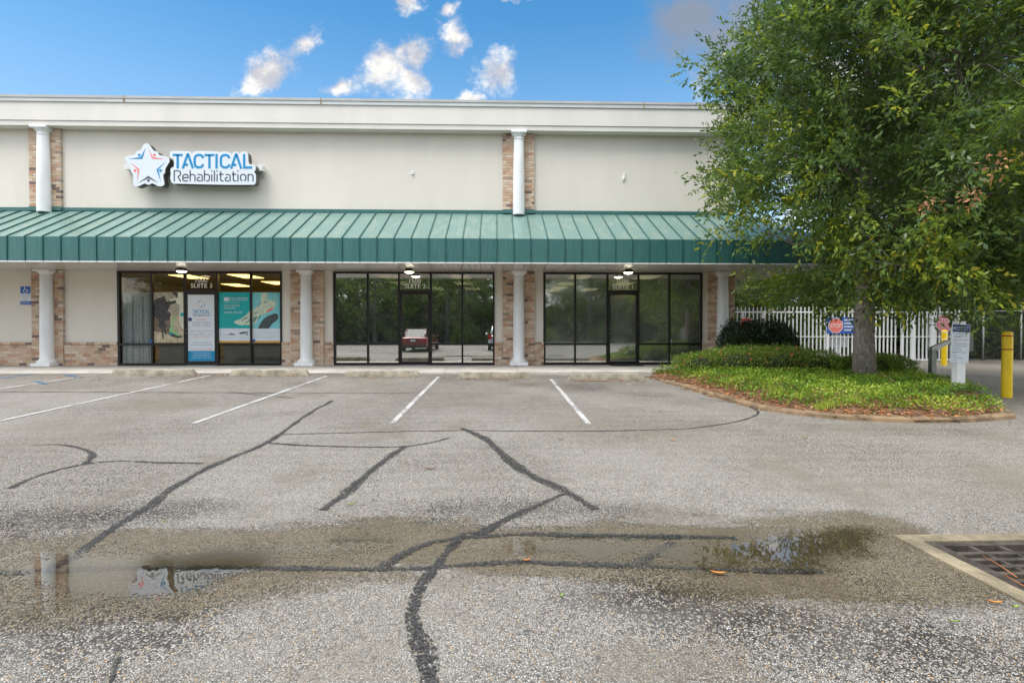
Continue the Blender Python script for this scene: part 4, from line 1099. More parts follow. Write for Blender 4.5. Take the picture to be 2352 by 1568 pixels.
# small fittings on the upper wall
for p, py, w, h, lb in ((948, 398, .07, .10, 'small white junction box on the upper stucco wall above the suite 2 door'), (1433, 406, .045, .20, 'capped conduit stub on the upper stucco wall above the suite 1 door')):
    q = at_d(p, py, 0)
    m = MB(); m.bevbox(q.x - w / 2, q.x + w / 2, -.055, -.001, q.z - h / 2, q.z + h / 2, .01)
    if w < .06: m.tube([(q.x - .03, -.03, q.z - .02), (q.x - .03, -.03, q.z - .16)], .014, 8)
    tag(m.build('junction_box', M_WHITE), lb, 'wall fitting')
# accessible parking sign
q0, q1 = at_d(47, 657, 0), at_d(73, 700, 0)
ps = thing('parking_sign', 'blue and white wheelchair parking sign on the stucco beside the brick pier', 'sign', (q0.x, 0, q1.z))
w = 0.305; xx = q0.x; zt, zb = q0.z, at_d(47, 691, 0).z
MB().box(xx, xx + w, -.012, -.001, zb, zt).build('plate', M_PAPER, ps)
zm = zt - (zt - zb) * .5
MB().box(xx + .008, xx + w - .008, -.0135, -.012, zm, zt - .008).build('blue_field', M_BLUE, ps)
m = MB(); cxm = xx + w * .48; cz = zm + (zt - zm) * .36; s = (zt - zm) * .24
ring = [(cxm + s * math.cos(t), cz + s * math.sin(t)) for t in np.linspace(R(110), R(350), 14)]
m.ribbon(ring, .014, -.0145); m.ribbon([(cxm - .015, cz + s * 2.1), (cxm - .01, cz + s * .75), (cxm + .05, cz + s * .7), (cxm + .075, cz - s * .5), (cxm + .1, cz - s * .4)], .017, -.0146); m.disc(cxm - .018, -.0147, cz + s * 2.5, .018)
m.build('wheelchair_symbol', M_PAPER, ps)
m = MB()
for i, tx in enumerate(('PARKING BY', 'DISABLED', 'PERMIT', 'ONLY')): m.text(tx, .058, xx + w / 2, -.0125, zm - .065 - i * .062, xs=.85)
m.build('lettering', M_TXT, ps)
MB().box(xx, xx + w, -.012, -.001, zb - .115, zb - .006).build('fine_plate', M_BLUE, ps)
m = MB(); m.text('$250 FINE', .062, xx + w / 2, -.0125, zb - .08, xs=.9); m.build('fine_lettering', M_PAPER, ps)

# ------------------------------------------------------------------ things in the suite 3 window
PY = 0.012
def span(e, py0, py1): return e[0] + .004, e[1] - .004, at_d(500, py0, 0).z, at_d(500, py1, 0).z
def curtain():
    a, b, zt, zb = span(e3[0], 671, 835); y = 0.085
    nx, nz = 70, 10; v = []
    rc = random.Random(3); ph = [rc.random() * 6 for _ in range(4)]
    for j in range(nz + 1):
        for i in range(nx + 1):
            f = i / nx; x = a - .02 + (b - a + .04) * f
            yy = y + .022 * math.sin(f * 34 + ph[0]) + .014 * math.sin(f * 61 + ph[1] + j * .1) + .008 * math.sin(f * 17 + j * .3)
            v.append((x, yy, zt + (0.02 + zb * 0 - zt + .03) * j / nz + (.012 * math.sin(f * 40) if j == 0 else 0)))
    m = MB(); m.add(v, [(j * (nx + 1) + i, (j + 1) * (nx + 1) + i, (j + 1) * (nx + 1) + i + 1, j * (nx + 1) + i + 1) for j in range(nz) for i in range(nx)], smooth=True)
    mm, t, bb, out = nodes('sparkle_curtain')
    ge = N(t, 'ShaderNodeNewGeometry'); vv = N(t, 'ShaderNodeTexVoronoi', ins={'Scale': 55.0}); LK(t, ge.outputs['Position'], vv.inputs['Vector'])
    cs = N(t, 'ShaderNodeSeparateColor'); LK(t, vv.outputs['Color'], cs.inputs[0])
    LK(t, tramp(t, cs.outputs[0], [(0, (0.44, 0.53, 0.70)), (.6, (0.60, 0.70, 0.86)), (.85, (0.76, 0.84, 0.95)), (.95, (0.95, 0.97, 1.0))]), bb.inputs['Base Color'])  # palest cells paint the cloth's sparkle into its colour
    bb.inputs['Roughness'].default_value = .5; bb.inputs['Metallic'].default_value = 0.15
    tag(m.build('curtain', mm), 'shiny silver grey curtain hanging behind the leftmost suite 3 pane', 'curtain')
curtain()
def tri_poly(m, pts, y):
    a = sum(pts[i][0] * pts[(i + 1) % len(pts)][1] - pts[(i + 1) % len(pts)][0] * pts[i][1] for i in range(len(pts)))
    if a < 0: pts = pts[::-1]
    m.poly([(p[0], y, p[1]) for p in pts])
# prosthetic poster
a, b, zt, zb = span(e3[1], 671, 787)
P1 = thing('window_poster', 'photo poster of a seated person in fatigues with a green prosthetic foot', 'poster', ((a + b) / 2, PY, zb), 'posters stuck on the suite 3 glass')
def pf(u, v): return (a + (b - a) * (u - 85) / 600, zt - (zt - zb) * (v - 42) / 1060)
MB().box(a, b, PY, PY + .006, zb, zt).build('sheet', M_PSAND, P1)
lay = [('backdrop', M_PPALE, [(470, 42), (685, 42), (685, 860), (590, 700), (575, 420), (540, 200)]), ('backdrop_wall', M_PBROWN, [(85, 300), (400, 300), (420, 960), (340, 900), (85, 860)]),
       ('backdrop_dark', M_PDARK, [(455, 45), (560, 45), (565, 160), (470, 140)]), ('torso', M_PKHAKI, [(85, 42), (330, 42), (520, 110), (520, 160), (330, 230), (250, 300), (85, 330)]),
       ('gear', M_PDARK, [(110, 200), (300, 120), (340, 240), (520, 200), (530, 270), (420, 300), (330, 480), (430, 480), (400, 620), (300, 640), (330, 920), (310, 940), (270, 760), (280, 1020), (255, 1025), (240, 800), (190, 780), (180, 620), (95, 540), (85, 300)]),
       ('thigh', M_PKHAKI, [(360, 430), (430, 300), (520, 275), (590, 310), (600, 440), (560, 560), (470, 550), (460, 490)]), ('sleeve', M_PPALE, [(400, 200), (560, 150), (640, 240), (540, 275), (520, 210), (420, 235)]),
       ('badge', M_TEAL, [(605, 475), (680, 475), (678, 530), (640, 558), (610, 530)]),
       ('prosthetic_leg', M_PGREEN, [(470, 560), (510, 560), (470, 700), (445, 840), (520, 880), (600, 940), (560, 955), (470, 920), (390, 900), (395, 820), (430, 740)]),
       ('shoe', M_PDARK, [(388, 895), (430, 880), (480, 920), (560, 960), (630, 950), (632, 990), (560, 1005), (440, 970), (390, 930)]), ('heel', M_LOGOB, [(388, 898), (430, 888), (455, 935), (440, 940), (395, 920)])]
for i, (nm, mt, pts) in enumerate(lay):
    m = MB(); tri_poly(m, [pf(*p) for p in pts], PY - .0005 * (i + 1)); m.build(nm, mt, P1)
# door poster
dx0, dx1 = e3[2][0] + .058, e3[2][1] - .058; dzt, dzb = at_d(462, 677, 0).z, at_d(462, 829, 0).z
DP = -0.012
P2 = thing('door_poster', 'tall white opening hours poster with star logo filling the suite 3 door', 'poster', ((dx0 + dx1) / 2, DP, dzb), 'posters stuck on the suite 3 glass')
def df(u, v): return (dx0 + (dx1 - dx0) * (u - 70) / 605, dzt - (dzt - dzb) * (v - 15) / 1455)
MB().box(dx0, dx1, DP, DP + .004, dzb, dzt).build('sheet', M_PAPER, P2)
q0, q1 = df(75, 1245), df(680, 1470)
MB().box(dx0, dx1, DP - .001, DP - .0002, dzb, q0[1]).build('blue_footer', M_DOORBLUE, P2)
lk = (dx1 - dx0) / 605 * 0.37
def lfn(a_, b_): return df(375 + (a_ - 425) * .37, 205 + (b_ - 430) * .37 * .92)
logo_figs(lfn, DP - .0015, lk, P2, 'figure')
def bfn(a_, b_): return df(180 + (a_ - 815) * 400 / 1230, 418 + (b_ - 492) * .335)
brand_text(bfn, DP - .0015, 227, P2, .17)
cxm = (dx0 + dx1) / 2
def lines(parent, name, mt, rows, fn, y, th=1):
    m = MB()
    for body, u0, u1, vbase, hpx in rows:
        p0, p1 = fn(u0, vbase), fn(u1, vbase); h = abs(fn(u0, vbase - hpx)[1] - p0[1]); m.textfit(body, p0[0], p1[0], y, p0[1], h)
    return m.build(name, mt, parent)
lines(P2, 'red_lettering', M_LOGOC, [('HOURS', 265, 488, 582, 40), ('(850) 332-0937', 195, 568, 950, 32), ('Like Us on Google!', 125, 638, 1223, 38)], df, DP - .0015)
lines(P2, 'dark_lettering', M_TXT, [('Monday - Friday', 178, 575, 642, 36), ('7:30am - 4:00pm', 162, 595, 700, 36), ('1500 Freedom Self Storage Rd', 118, 642, 818, 24), ('Suite 3', 318, 436, 858, 24), ('Fort Walton Beach, FL 32547', 125, 632, 895, 24),
                                 ('Visit our website at', 172, 590, 1075, 30), ('www.tacticalrehab.com', 128, 632, 1125, 28)], df, DP - .0015)
lines(P2, 'white_lettering', M_PAPER, [('We provide the highest quality', 180, 578, 1296, 20), ('products and the highest level', 180, 578, 1333, 20), ('of service to active duty service', 172, 588, 1370, 20), ('members, veterans, and their families.', 132, 625, 1407, 20)], df, DP - .0015)
q0, q1 = df(80, 517), df(158, 592); MB().box(q0[0], q1[0], DP - .002, DP - .0005, q1[1], q0[1]).build('blue_sticker', M_NAVY, P2)
# foot posters
a4, b4, zt, zb = span(e3[3], 671, 787); a5, b5 = e3[4][0] + .004, e3[4][1] - .004
def ff(u, v):
    if u < 675: x = a4 + (b4 - a4) * (u - 40) / 605
    else: x = a5 + (b5 - a5) * (u - 708) / 605
    return (x, zt - (zt - zb) * (v - 45) / 1055)
def clipx(pts, lo=None, hi=None):
    out = []
    n = len(pts)
    for i in range(n):
        p, q = pts[i], pts[(i + 1) % n]
        ip = p[0] >= lo if lo is not None else p[0] <= hi; iq = q[0] >= lo if lo is not None else q[0] <= hi
        c = lo if lo is not None else hi
        if ip: out.append(p)
        if ip != iq:
            t = (c - p[0]) / (q[0] - p[0]); out.append((c, p[1] + t * (q[1] - p[1])))
    return out
P3 = thing('window_poster', 'teal poster reading COME ON IN beside the toes of a foot skeleton', 'poster', ((a4 + b4) / 2, PY, zb), 'posters stuck on the suite 3 glass')
P4 = thing('window_poster', 'aqua poster with a heel skeleton and a dark shoe insole', 'poster', ((a5 + b5) / 2, PY, zb), 'posters stuck on the suite 3 glass')
zsplit = ff(40, 800)[1]; zyel = ff(40, 1058)[1]
for (aa, bb_, P_, mt) in ((a4, b4, P3, M_TEAL), (a5, b5, P4, M_TEAL2)):
    MB().box(aa, bb_, PY, PY + .006, zb, zt).build('sheet', M_PAPER, P_)
    MB().box(aa, bb_, PY - .0008, PY - .0002, zsplit, zt).build('colour_field', mt, P_)
    MB().box(aa, bb_, PY - .0008, PY - .0002, zb, zyel).build('ochre_strip', M_ORANGE, P_)
foot = [(900, 60), (1040, 60), (1030, 180), (1070, 215), (1140, 200), (1200, 240), (1215, 310), (1180, 380), (1080, 440), (900, 530), (820, 600), (790, 690), (720, 715), (650, 735), (560, 725), (470, 735), (400, 720), (330, 680), (345, 640), (450, 610), (560, 520), (640, 420), (720, 400), (850, 320), (900, 180)]
gaps = [[(560, 560), (600, 575), (480, 650), (470, 640)], [(640, 600), (655, 620), (560, 690), (540, 690)], [(730, 590), (800, 540), (810, 570), (740, 690), (722, 650)], [(870, 520), (900, 540), (830, 620), (820, 590)], [(830, 320), (900, 240), (905, 260), (850, 330)], [(950, 235), (1040, 235), (1000, 265)], [(760, 480), (840, 460), (760, 520)]]
for P_, kw, mtg in ((P3, dict(hi=648), M_TEAL), (P4, dict(lo=709), M_TEAL2)):
    c = clipx(foot, **kw); m = MB(); tri_poly(m, [ff(*p) for p in c], PY - .0012); m.build('foot_skeleton', M_BONE, P_)
    m = MB()
    for g in gaps:
        c = clipx(g, **kw)
        if len(c) > 2: tri_poly(m, [ff(*p) for p in c], PY - .0016)
    m.build('bone_gap', pm('poster_bone_shadow', (0.10, 0.24, 0.22), .4), P_)
m = MB(); tri_poly(m, [ff(*p) for p in [(1000, 440), (1140, 360), (1172, 378), (1090, 440), (1010, 470)]], PY - .0018); m.build('sore_patch', M_LOGOC, P4)
m = MB(); m.ribbon([ff(1200, 60), ff(1205, 160), ff(1228, 240), ff(1215, 320)], .012, PY - .0017); m.build('tendon', M_BONE, P4)
m = MB(); tri_poly(m, [ff(*p) for p in [(825, 803), (880, 690), (960, 590), (1060, 530), (1200, 485), (1245, 495), (1270, 540), (1268, 590), (1220, 640), (1150, 690), (1060, 803)]], PY - .0014); m.build('insole', M_INSOLE, P4)
lines(P3, 'lettering', M_PAPER, [('SOLE SUPPORTS', 238, 595, 190, 38), ('GOT PLANTAR', 140, 445, 340, 34), ('FASCIITIS?', 140, 360, 392, 34), ('COME ON IN!', 140, 492, 486, 40)], ff, PY - .0016)
m = MB(); q0, q1 = ff(140, 152), ff(232, 228); m.box(q0[0], q1[0], PY - .002, PY - .001, q1[1], q0[1]); q0, q1 = ff(145, 258), ff(450, 263); m.box(q0[0], q1[0], PY - .002, PY - .001, q1[1], q0[1]); m.build('logo_block', M_PAPER, P3)
m = MB(); tri_poly(m, [ff(*p) for p in [(115, 928), (225, 928), (270, 900), (355, 920), (350, 935), (115, 934)]], PY - .0014); tri_poly(m, [ff(*p) for p in [(425, 905), (450, 880), (560, 868), (605, 870), (600, 888), (500, 915), (435, 918)]], PY - .0014); tri_poly(m, [ff(*p) for p in [(545, 935), (575, 905), (595, 920), (585, 940)]], PY - .0014); m.build('insole_icon', M_INSOLE, P3)
lines(P3, 'grey_lettering', M_TXTL, [('CALIBRATED', 115, 345, 1002, 28), ('THE CUT', 425, 595, 1002, 28)], ff, PY - .0014)
lines(P4, 'grey_lettering', M_TXTL, [('TACTICAL REHABILITATION INC.', 735, 1240, 902, 28)], ff, PY - .0014)
m = MB()
for v_, u1_ in ((948, 1240), (978, 1240), (1008, 1170)): m.wordbars(ff(735, v_), ff(u1_, v_), PY - .0014, .011, v_)
m.build('small_print', M_TXTL, P4)
m = MB(); m.wordbars(ff(240, 218), ff(595, 218), PY - .0016, .012, 5); m.build('small_print', M_PAPER, P3)
for k, (p, py) in enumerate(((439, 783), (581, 782))):
    q = at_d(p if k else 439, py, 0)
    if k == 0: q = at_d(346, 783, 0)
    m = MB(); m.disc(q.x + .03, -.037 if k == 0 else PY - .003, q.z, .045, 18)
    tag(m.build('window_sticker', M_BLUE), ['round blue sticker at the mullion beside the curtain', 'round blue sticker at the foot of the insole poster'][k], 'sticker')
# opaque backing behind the low suite 3 panes
for i in (1, 3, 4):
    e = e3[i]; m = MB(); m.box(e[0] + (.12 if i < 4 else 0.0), e[1], 0.06, 0.075, 0.06, zr - .02)
    tag(m.build('backing_board', pm('grey_backing_board', (0.16, 0.17, 0.175), .6, .1)), ['grey board standing behind the low pane under the prosthetic poster', '', 'grey board standing behind the low pane under the COME ON IN poster', 'grey board standing behind the low pane under the insole poster'][i - 1], 'board')
# cup on the suite 1 sill and a mat
q = at_d(1688 / 4.2 / 1.27551 + 1560 / 1.27551, (760 + 1012 / 4.2) / 1.27551, -0.1)
m = MB(); m.lathe([(.035, 0), (.045, .11), (.047, .115)], (q.x + .02, 0.055, zr + .03), 16); tag(m.build('paper_cup', M_WHITE), 'white paper cup on the window rail of suite 1', 'cup')
m = MB(); mx_ = (e1[2][0] + e1[2][1]) / 2; m.bevbox(mx_ - .45, mx_ + .5, -.62, -.1, .001, .014, .01); tag(m.build('door_mat', pm('rubber_mat', (.02, .02, .02), .9, .3)), 'thin black rubber mat before the suite 1 door', 'mat')
# ------------------------------------------------------------------ planting island
front = gl([(1484, 868), (1560, 888), (1646, 914), (1720, 936), (1800, 951), (1900, 961), (1976, 967), (2100, 972), (2230, 971), (2335, 962)])
rear = [(8.25, 7.75), (8.75, 6.75), (9.15, 5.6), (9.7, 4.2), (10.3, 2.6), (10.6, 1.0), (10.6, -1.5), (XR + .02, -1.5), (XR + .02, 0.02), (WALK_X1 + .01, 0.02), (WALK_X1 + .01, WALK_D + .02), (4.2, WALK_D + .02)]
front_s = chaikin(front, 2)
ISL = front_s + rear
KW = 0.17
def isl_z(x, d):
    e = distpoly(x, d, front_s, False)
    return gz(x, d) + 0.075 + 0.13 * sstep(0.1, 1.6, e) - 0.035 * sstep(0.9, 0.0, e)
xs = np.arange(3.0, 11.2, 0.16); ds = np.arange(-1.6, 9.4, 0.16); IX, ID = np.meshgrid(xs, ds)
ins = inpoly(IX, ID, ISL); sdist = np.where(ins, 1, -1) * distpoly(IX, ID, ISL)
idx = np.arange(IX.size).reshape(IX.shape); ok = sdist > -0.02
kf = ok[:-1, :-1] & ok[1:, 1:] & ok[1:, :-1] & ok[:-1, 1:]
zz = isl_z(IX, ID)
M_SOIL = pm('mulch_soil', (0.14, 0.075, 0.04), 0.95, 0.4, 5.0, 0.8, 60.0)
me = bpy.data.meshes.new('planting_bed')
me.from_pydata(np.stack([IX.ravel(), -ID.ravel(), zz.ravel()], 1).tolist(), [], np.stack([idx[:-1, :-1], idx[1:, :-1], idx[1:, 1:], idx[:-1, 1:]], -1)[kf].tolist()); me.update()
tag(link_mesh('planting_bed', me, M_SOIL), 'brown mulched soil of the planting island', kind='structure')
# kerb round the front of the island
mb = MB(); vs, fs = [], []; n = len(front_s)
for i, (x, d) in enumerate(front_s):
    a, b = front_s[max(i - 1, 0)], front_s[min(i + 1, n - 1)]; tx, ty = b[0] - a[0], b[1] - a[1]; l = math.hypot(tx, ty); nx, ny = ty / l, -tx / l
    if not inpoly(np.array([x + nx * .3]), np.array([d + ny * .3]), ISL)[0]: nx, ny = -nx, -ny
    g = gzf(x, d); f = min(1, i / 6)
    h = 0.012 + 0.058 * f
    for o_, z in ((0.0, -0.05), (0.012, h - .02), (0.035, h), (KW - .02, h + .005), (KW, -0.02)): vs.append((x + nx * o_, -(d + ny * o_), g + z))
for i in range(n - 1):
    for k in range(4): fs.append((i * 5 + k, (i + 1) * 5 + k, (i + 1) * 5 + k + 1, i * 5 + k + 1))
mb.add(vs, fs); o = mb.build('island_kerb', M_IKERB); tag(o, 'tan stained concrete kerb curving round the planting island', kind='structure')

# ------------------------------------------------------------------ leaves as geometry
def leaf_mesh(name, C, A, L, W, tint, mat, parent=None, fold=0.12, up=0.6, seed=1, flat=False):
    r = np.random.default_rng(seed); n = len(C)
    A = A / np.maximum(np.linalg.norm(A, axis=1, keepdims=True), 1e-6)
    nn = r.normal(size=(n, 3)) * (0.15 if flat else 0.75); nn[:, 2] += up if not flat else 1.0
    S = np.cross(A, nn); S /= np.maximum(np.linalg.norm(S, axis=1, keepdims=True), 1e-6)
    U_ = np.cross(S, A)
    L = np.asarray(L).reshape(-1, 1); W = np.asarray(W).reshape(-1, 1)
    mid = C + A * L * 0.48 + U_ * (L * fold)
    V_ = np.stack([C, mid - S * W * .5, C + A * L, mid + S * W * .5], 1).reshape(-1, 3)
    me = bpy.data.meshes.new(name)
    me.vertices.add(4 * n); me.vertices.foreach_set('co', V_.astype(np.float32).ravel())
    me.loops.add(4 * n); me.loops.foreach_set('vertex_index', np.arange(4 * n, dtype=np.int32))
    me.polygons.add(n); me.polygons.foreach_set('loop_start', np.arange(0, 4 * n, 4, dtype=np.int32))
    a = me.attributes.new('tint', 'FLOAT', 'FACE'); a.data.foreach_set('value', np.clip(tint, 0, 1).astype(np.float32))
    me.update(calc_edges=True)
    return link_mesh(name, me, mat, parent)

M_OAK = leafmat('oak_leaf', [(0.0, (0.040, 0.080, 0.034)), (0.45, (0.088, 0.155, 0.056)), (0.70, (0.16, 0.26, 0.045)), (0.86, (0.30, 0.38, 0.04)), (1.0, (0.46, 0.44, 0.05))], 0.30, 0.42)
M_BARK = None
def bark_material():
    m, t, b, out = nodes('lichen_bark')
    co = N(t, 'ShaderNodeTexCoord'); mp = N(t, 'ShaderNodeMapping'); mp.inputs['Scale'].default_value = (1, 1, 0.25); LK(t, co.outputs['Object'], mp.inputs[0])
    n = tnoise(t, mp.outputs[0], 26.0, 6.0, 0.7); n2 = tnoise(t, co.outputs['Object'], 9.0, 5.0, 0.7)
    c = tmix(t, tmap(t, n.outputs['Fac'], 0.3, 0.7), (0.13, 0.105, 0.085), (0.38, 0.335, 0.285))
    c = tmix(t, tmap(t, n2.outputs['Fac'], 0.55, 0.66, 0, .6), c, (0.42, 0.43, 0.38))
    LK(t, c, b.inputs['Base Color']); b.inputs['Roughness'].default_value = .95; tbump(t, b, n.outputs['Fac'], 1.0, .03)
    return m
M_BARK = bark_material()

def grow(name, label, cat, loc, H, trunk_r, cc, rad, ncl, per, L, mat, seed, zmin, group=None, shell=2.4, clump=0.0, limbs=14, lean=(0, 0), reject=None, yellow=0.25, sub=7, twig=0.75, gap=0.25, gapscale=0.55, droop=0.25, fringe=0.0, lit=False):
    """one tree: tapered trunk and limbs, twigs that end in sprays of single leaves. loc = base (world)"""
    r = np.random.default_rng(seed)
    root = thing(name, label, cat, loc, group); bx, by, bz = loc
    base = np.array(loc); cc = np.array(cc) + base; rad = np.array(rad)
    # cluster centres
    pts = []
    while len(pts) < ncl:
        u = r.normal(size=3); u /= np.linalg.norm(u); rr_ = r.random() ** (1 / shell) + (fringe * r.random() if r.random() < .18 else 0)
        p = cc + u * rad * rr_
        if p[2] < bz + zmin: continue
        if mnoise.noise(tuple(p * gapscale + seed * 3.7)) < -gap and r.random() < .85: continue
        if reject is not None and reject(p): continue
        pts.append(p)
    pts = np.array(pts)
    # limbs
    top = np.array([bx + lean[0], by + lean[1], bz + H])
    tr = [base + (top - base) * f + np.array([0.10 * math.sin(f * 5 + seed), 0.08 * math.cos(f * 4 + seed), 0]) * f for f in np.linspace(0, 1, 10)]
    tr[0] = base - np.array([0, 0, .08])
    m = MB(); m.tube([tuple(p) for p in tr], [trunk_r * (1.28 if i == 0 else 1.06 if i == 1 else 1) * (1 - .75 * (i / 9) ** 1.1) for i in range(10)], 12)
    nodes_l = []
    for i in range(limbs):
        f = 0.22 + 0.68 * i / max(1, limbs - 1); s = base + (top - base) * f
        az = i * 2.399 + seed; e = np.array([math.cos(az), math.sin(az), 0]) * rad * (0.62 if f < .7 else .4)
        end = np.array([cc[0], cc[1], s[2]]) + e + np.array([0, 0, 0.35 * rad[2] * (f - .15) + .25])
        if end[2] > cc[2] + rad[2] * .8: end[2] = cc[2] + rad[2] * .8
        P_ = []
        for t in np.linspace(0, 1, 7):
            q = s + (end - s) * t + np.array([0, 0, .35 * math.sin(t * math.pi)]) + r.normal(size=3) * .06 * t
            P_.append(q)
            if t > .25: nodes_l.append(q)
        m.tube([tuple(p) for p in P_], [trunk_r * (.34 - .14 * f) * (1 - .8 * k / 6) + .006 for k in range(7)], 6, cap=False)
    nodes_l = np.array(nodes_l + [tr[7], tr[8], tr[9]])
    for p in pts[:: max(1, ncl // 420)]:
        j = np.argmin(((nodes_l - p) ** 2).sum(1)); s = nodes_l[j]
        mid = (s + p) / 2 + r.normal(size=3) * .08 + np.array([0, 0, .06])
        m.tube([tuple(s), tuple(mid), tuple(p)], [.02, .012, .005], 3, cap=False)
    m.build('trunk', M_BARK, root)
    # sprays
    out_ = pts - (cc - np.array([0, 0, rad[2] * .35])); out_ /= np.linalg.norm(out_, axis=1, keepdims=True)
    D = out_ + r.normal(size=pts.shape) * .45; D[:, 2] -= droop; D /= np.linalg.norm(D, axis=1, keepdims=True)
    k = per // sub
    st = pts[:, None, :] + D[:, None, :] * (r.random((ncl, sub, 1)) - .35) * twig
    sdir = D[:, None, :] + r.normal(size=(ncl, sub, 3)) * .62; sdir /= np.linalg.norm(sdir, axis=2, keepdims=True)
    tt = (np.arange(k) + .5) / k
    pos = st[:, :, None, :] + sdir[:, :, None, :] * tt[None, None, :, None] * twig * .6 + r.normal(size=(ncl, sub, k, 3)) * .028
    ax = sdir[:, :, None, :] * .85 + r.normal(size=(ncl, sub, k, 3)) * .5
    N_ = ncl * sub * k
    Ls = L * r.uniform(.65, 1.25, N_)
    depth = np.linalg.norm((pts - cc) / rad, axis=1)
    cl = r.random((ncl, 1, 1))
    tint = .30 + .28 * r.random((ncl, sub, k)) + .14 * (cl - .5) + (.46 * (tt[None, None, :] > .60)) * (r.random((ncl, sub, 1)) < yellow) * (cl < .7)
    if lit:   # low outer sprays paler: young growth with sun-side brightness put into the tint
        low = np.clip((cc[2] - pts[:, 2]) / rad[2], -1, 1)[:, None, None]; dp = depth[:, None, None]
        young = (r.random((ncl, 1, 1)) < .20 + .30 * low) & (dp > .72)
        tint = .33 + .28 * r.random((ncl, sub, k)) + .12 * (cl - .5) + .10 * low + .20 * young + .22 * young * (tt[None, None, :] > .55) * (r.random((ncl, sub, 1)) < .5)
    C_ = pos.reshape(-1, 3); A_ = ax.reshape(-1, 3); T_ = tint.reshape(-1)
    if reject is not None:
        keep = ~((C_[:, 0] < XE + .1) & (C_[:, 1] > -AW_D - .1) & (C_[:, 2] > 2.7) & (C_[:, 2] < 8.2) & (C_[:, 1] > -.45 - (C_[:, 2] < 4.7) * 1.8))
        C_, A_, T_, Ls = C_[keep], A_[keep], T_[keep], Ls[keep]
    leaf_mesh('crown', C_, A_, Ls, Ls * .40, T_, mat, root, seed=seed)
    return root

# the oak on the island
def at_isl(px, py):
    z = 0.05
    for _ in range(25):
        p = at_z(px, py, z); z = .5 * z + .5 * float(isl_z(np.array([p.x]), np.array([-p.y]))[0])
    return at_z(px, py, z)
tb = at_isl(1985, 868); TBX, TBD = tb.x, -tb.y
TB = (TBX, -TBD, float(isl_z(np.array([TBX]), np.array([TBD]))[0]) - .02)
MIR = np.array([0.0, -16.5, 2 * Z_VALLEY - CAM.z])
def rej(p):
    q = p - MIR; u, v = q[0] / q[1], q[2] / q[1]
    if .405 < u < .635 and .36 < v < .455 and (p[0] * 17.3 + p[2] * 9.7) % 1.0 < .92: return True
    return (p[0] < TBX - .7 and p[2] < 3.7 and (p[0] * 7.3 + p[1] * 3.1 + p[2] * 5.7) % 1.0 < .12) or (p[0] < XE + .3 and p[1] > -AW_D - .3 and 2.6 < p[2] < 8.3 and p[1] > -.6 - (2.1 if p[2] < 4.9 else 0))
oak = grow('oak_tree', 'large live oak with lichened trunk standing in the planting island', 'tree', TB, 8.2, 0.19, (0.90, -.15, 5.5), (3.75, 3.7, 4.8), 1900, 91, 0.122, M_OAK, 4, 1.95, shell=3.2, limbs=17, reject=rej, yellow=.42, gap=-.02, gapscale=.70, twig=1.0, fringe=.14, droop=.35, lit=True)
# a few dead brown sprays
r_ = np.random.default_rng(21); C_, A_ = [], []
M_DEAD = leafmat('dead_oak_leaf', [(0, (0.22, 0.09, 0.035)), (1, (0.42, 0.21, 0.10))], .7, .15)
for p, py, dist in ((2132, 470, 9.6), (2225, 455, 9.2), (2290, 380, 9.0)):
    q = CAM + ray(p, py).normalized() * dist
    for k in range(34):
        C_.append(np.array(q) + r_.normal(size=3) * .09); A_.append(r_.normal(size=3) + np.array([0, 0, -.6]))
C_ = np.array(C_); o = leaf_mesh('dead_leaves', C_, np.array(A_), r_.uniform(.06, .1, len(C_)), r_.uniform(.025, .04, len(C_)), r_.random(len(C_)), M_DEAD, oak)

# ------------------------------------------------------------------ low shrubs and ground cover
M_AZ = leafmat('azalea_leaf', [(0.0, (0.035, 0.070, 0.018)), (0.40, (0.10, 0.18, 0.026)), (0.72, (0.22, 0.34, 0.04)), (1.0, (0.40, 0.48, 0.09))], .42, .3)
M_HEDGE = leafmat('hedge_leaf', [(0.0, (0.008, 0.020, 0.010)), (0.6, (0.018, 0.045, 0.020)), (1.0, (0.05, 0.10, 0.03))], .3, .15)
M_GC = leafmat('ground_cover_leaf', [(0.0, (0.045, 0.105, 0.014)), (0.4, (0.13, 0.26, 0.020)), (0.7, (0.27, 0.42, 0.035)), (1.0, (0.50, 0.56, 0.09))], .45, .35)
M_LITTER = leafmat('leaf_litter', [(0.0, (0.10, 0.04, 0.02)), (0.4, (0.30, 0.10, 0.032)), (0.75, (0.50, 0.20, 0.06)), (1.0, (0.62, 0.44, 0.27))], .6, .1)
M_FLOWER = leafmat('azalea_flower', [(0, (0.62, 0.10, 0.05)), (1, (0.75, 0.25, 0.16))], .5, .3)
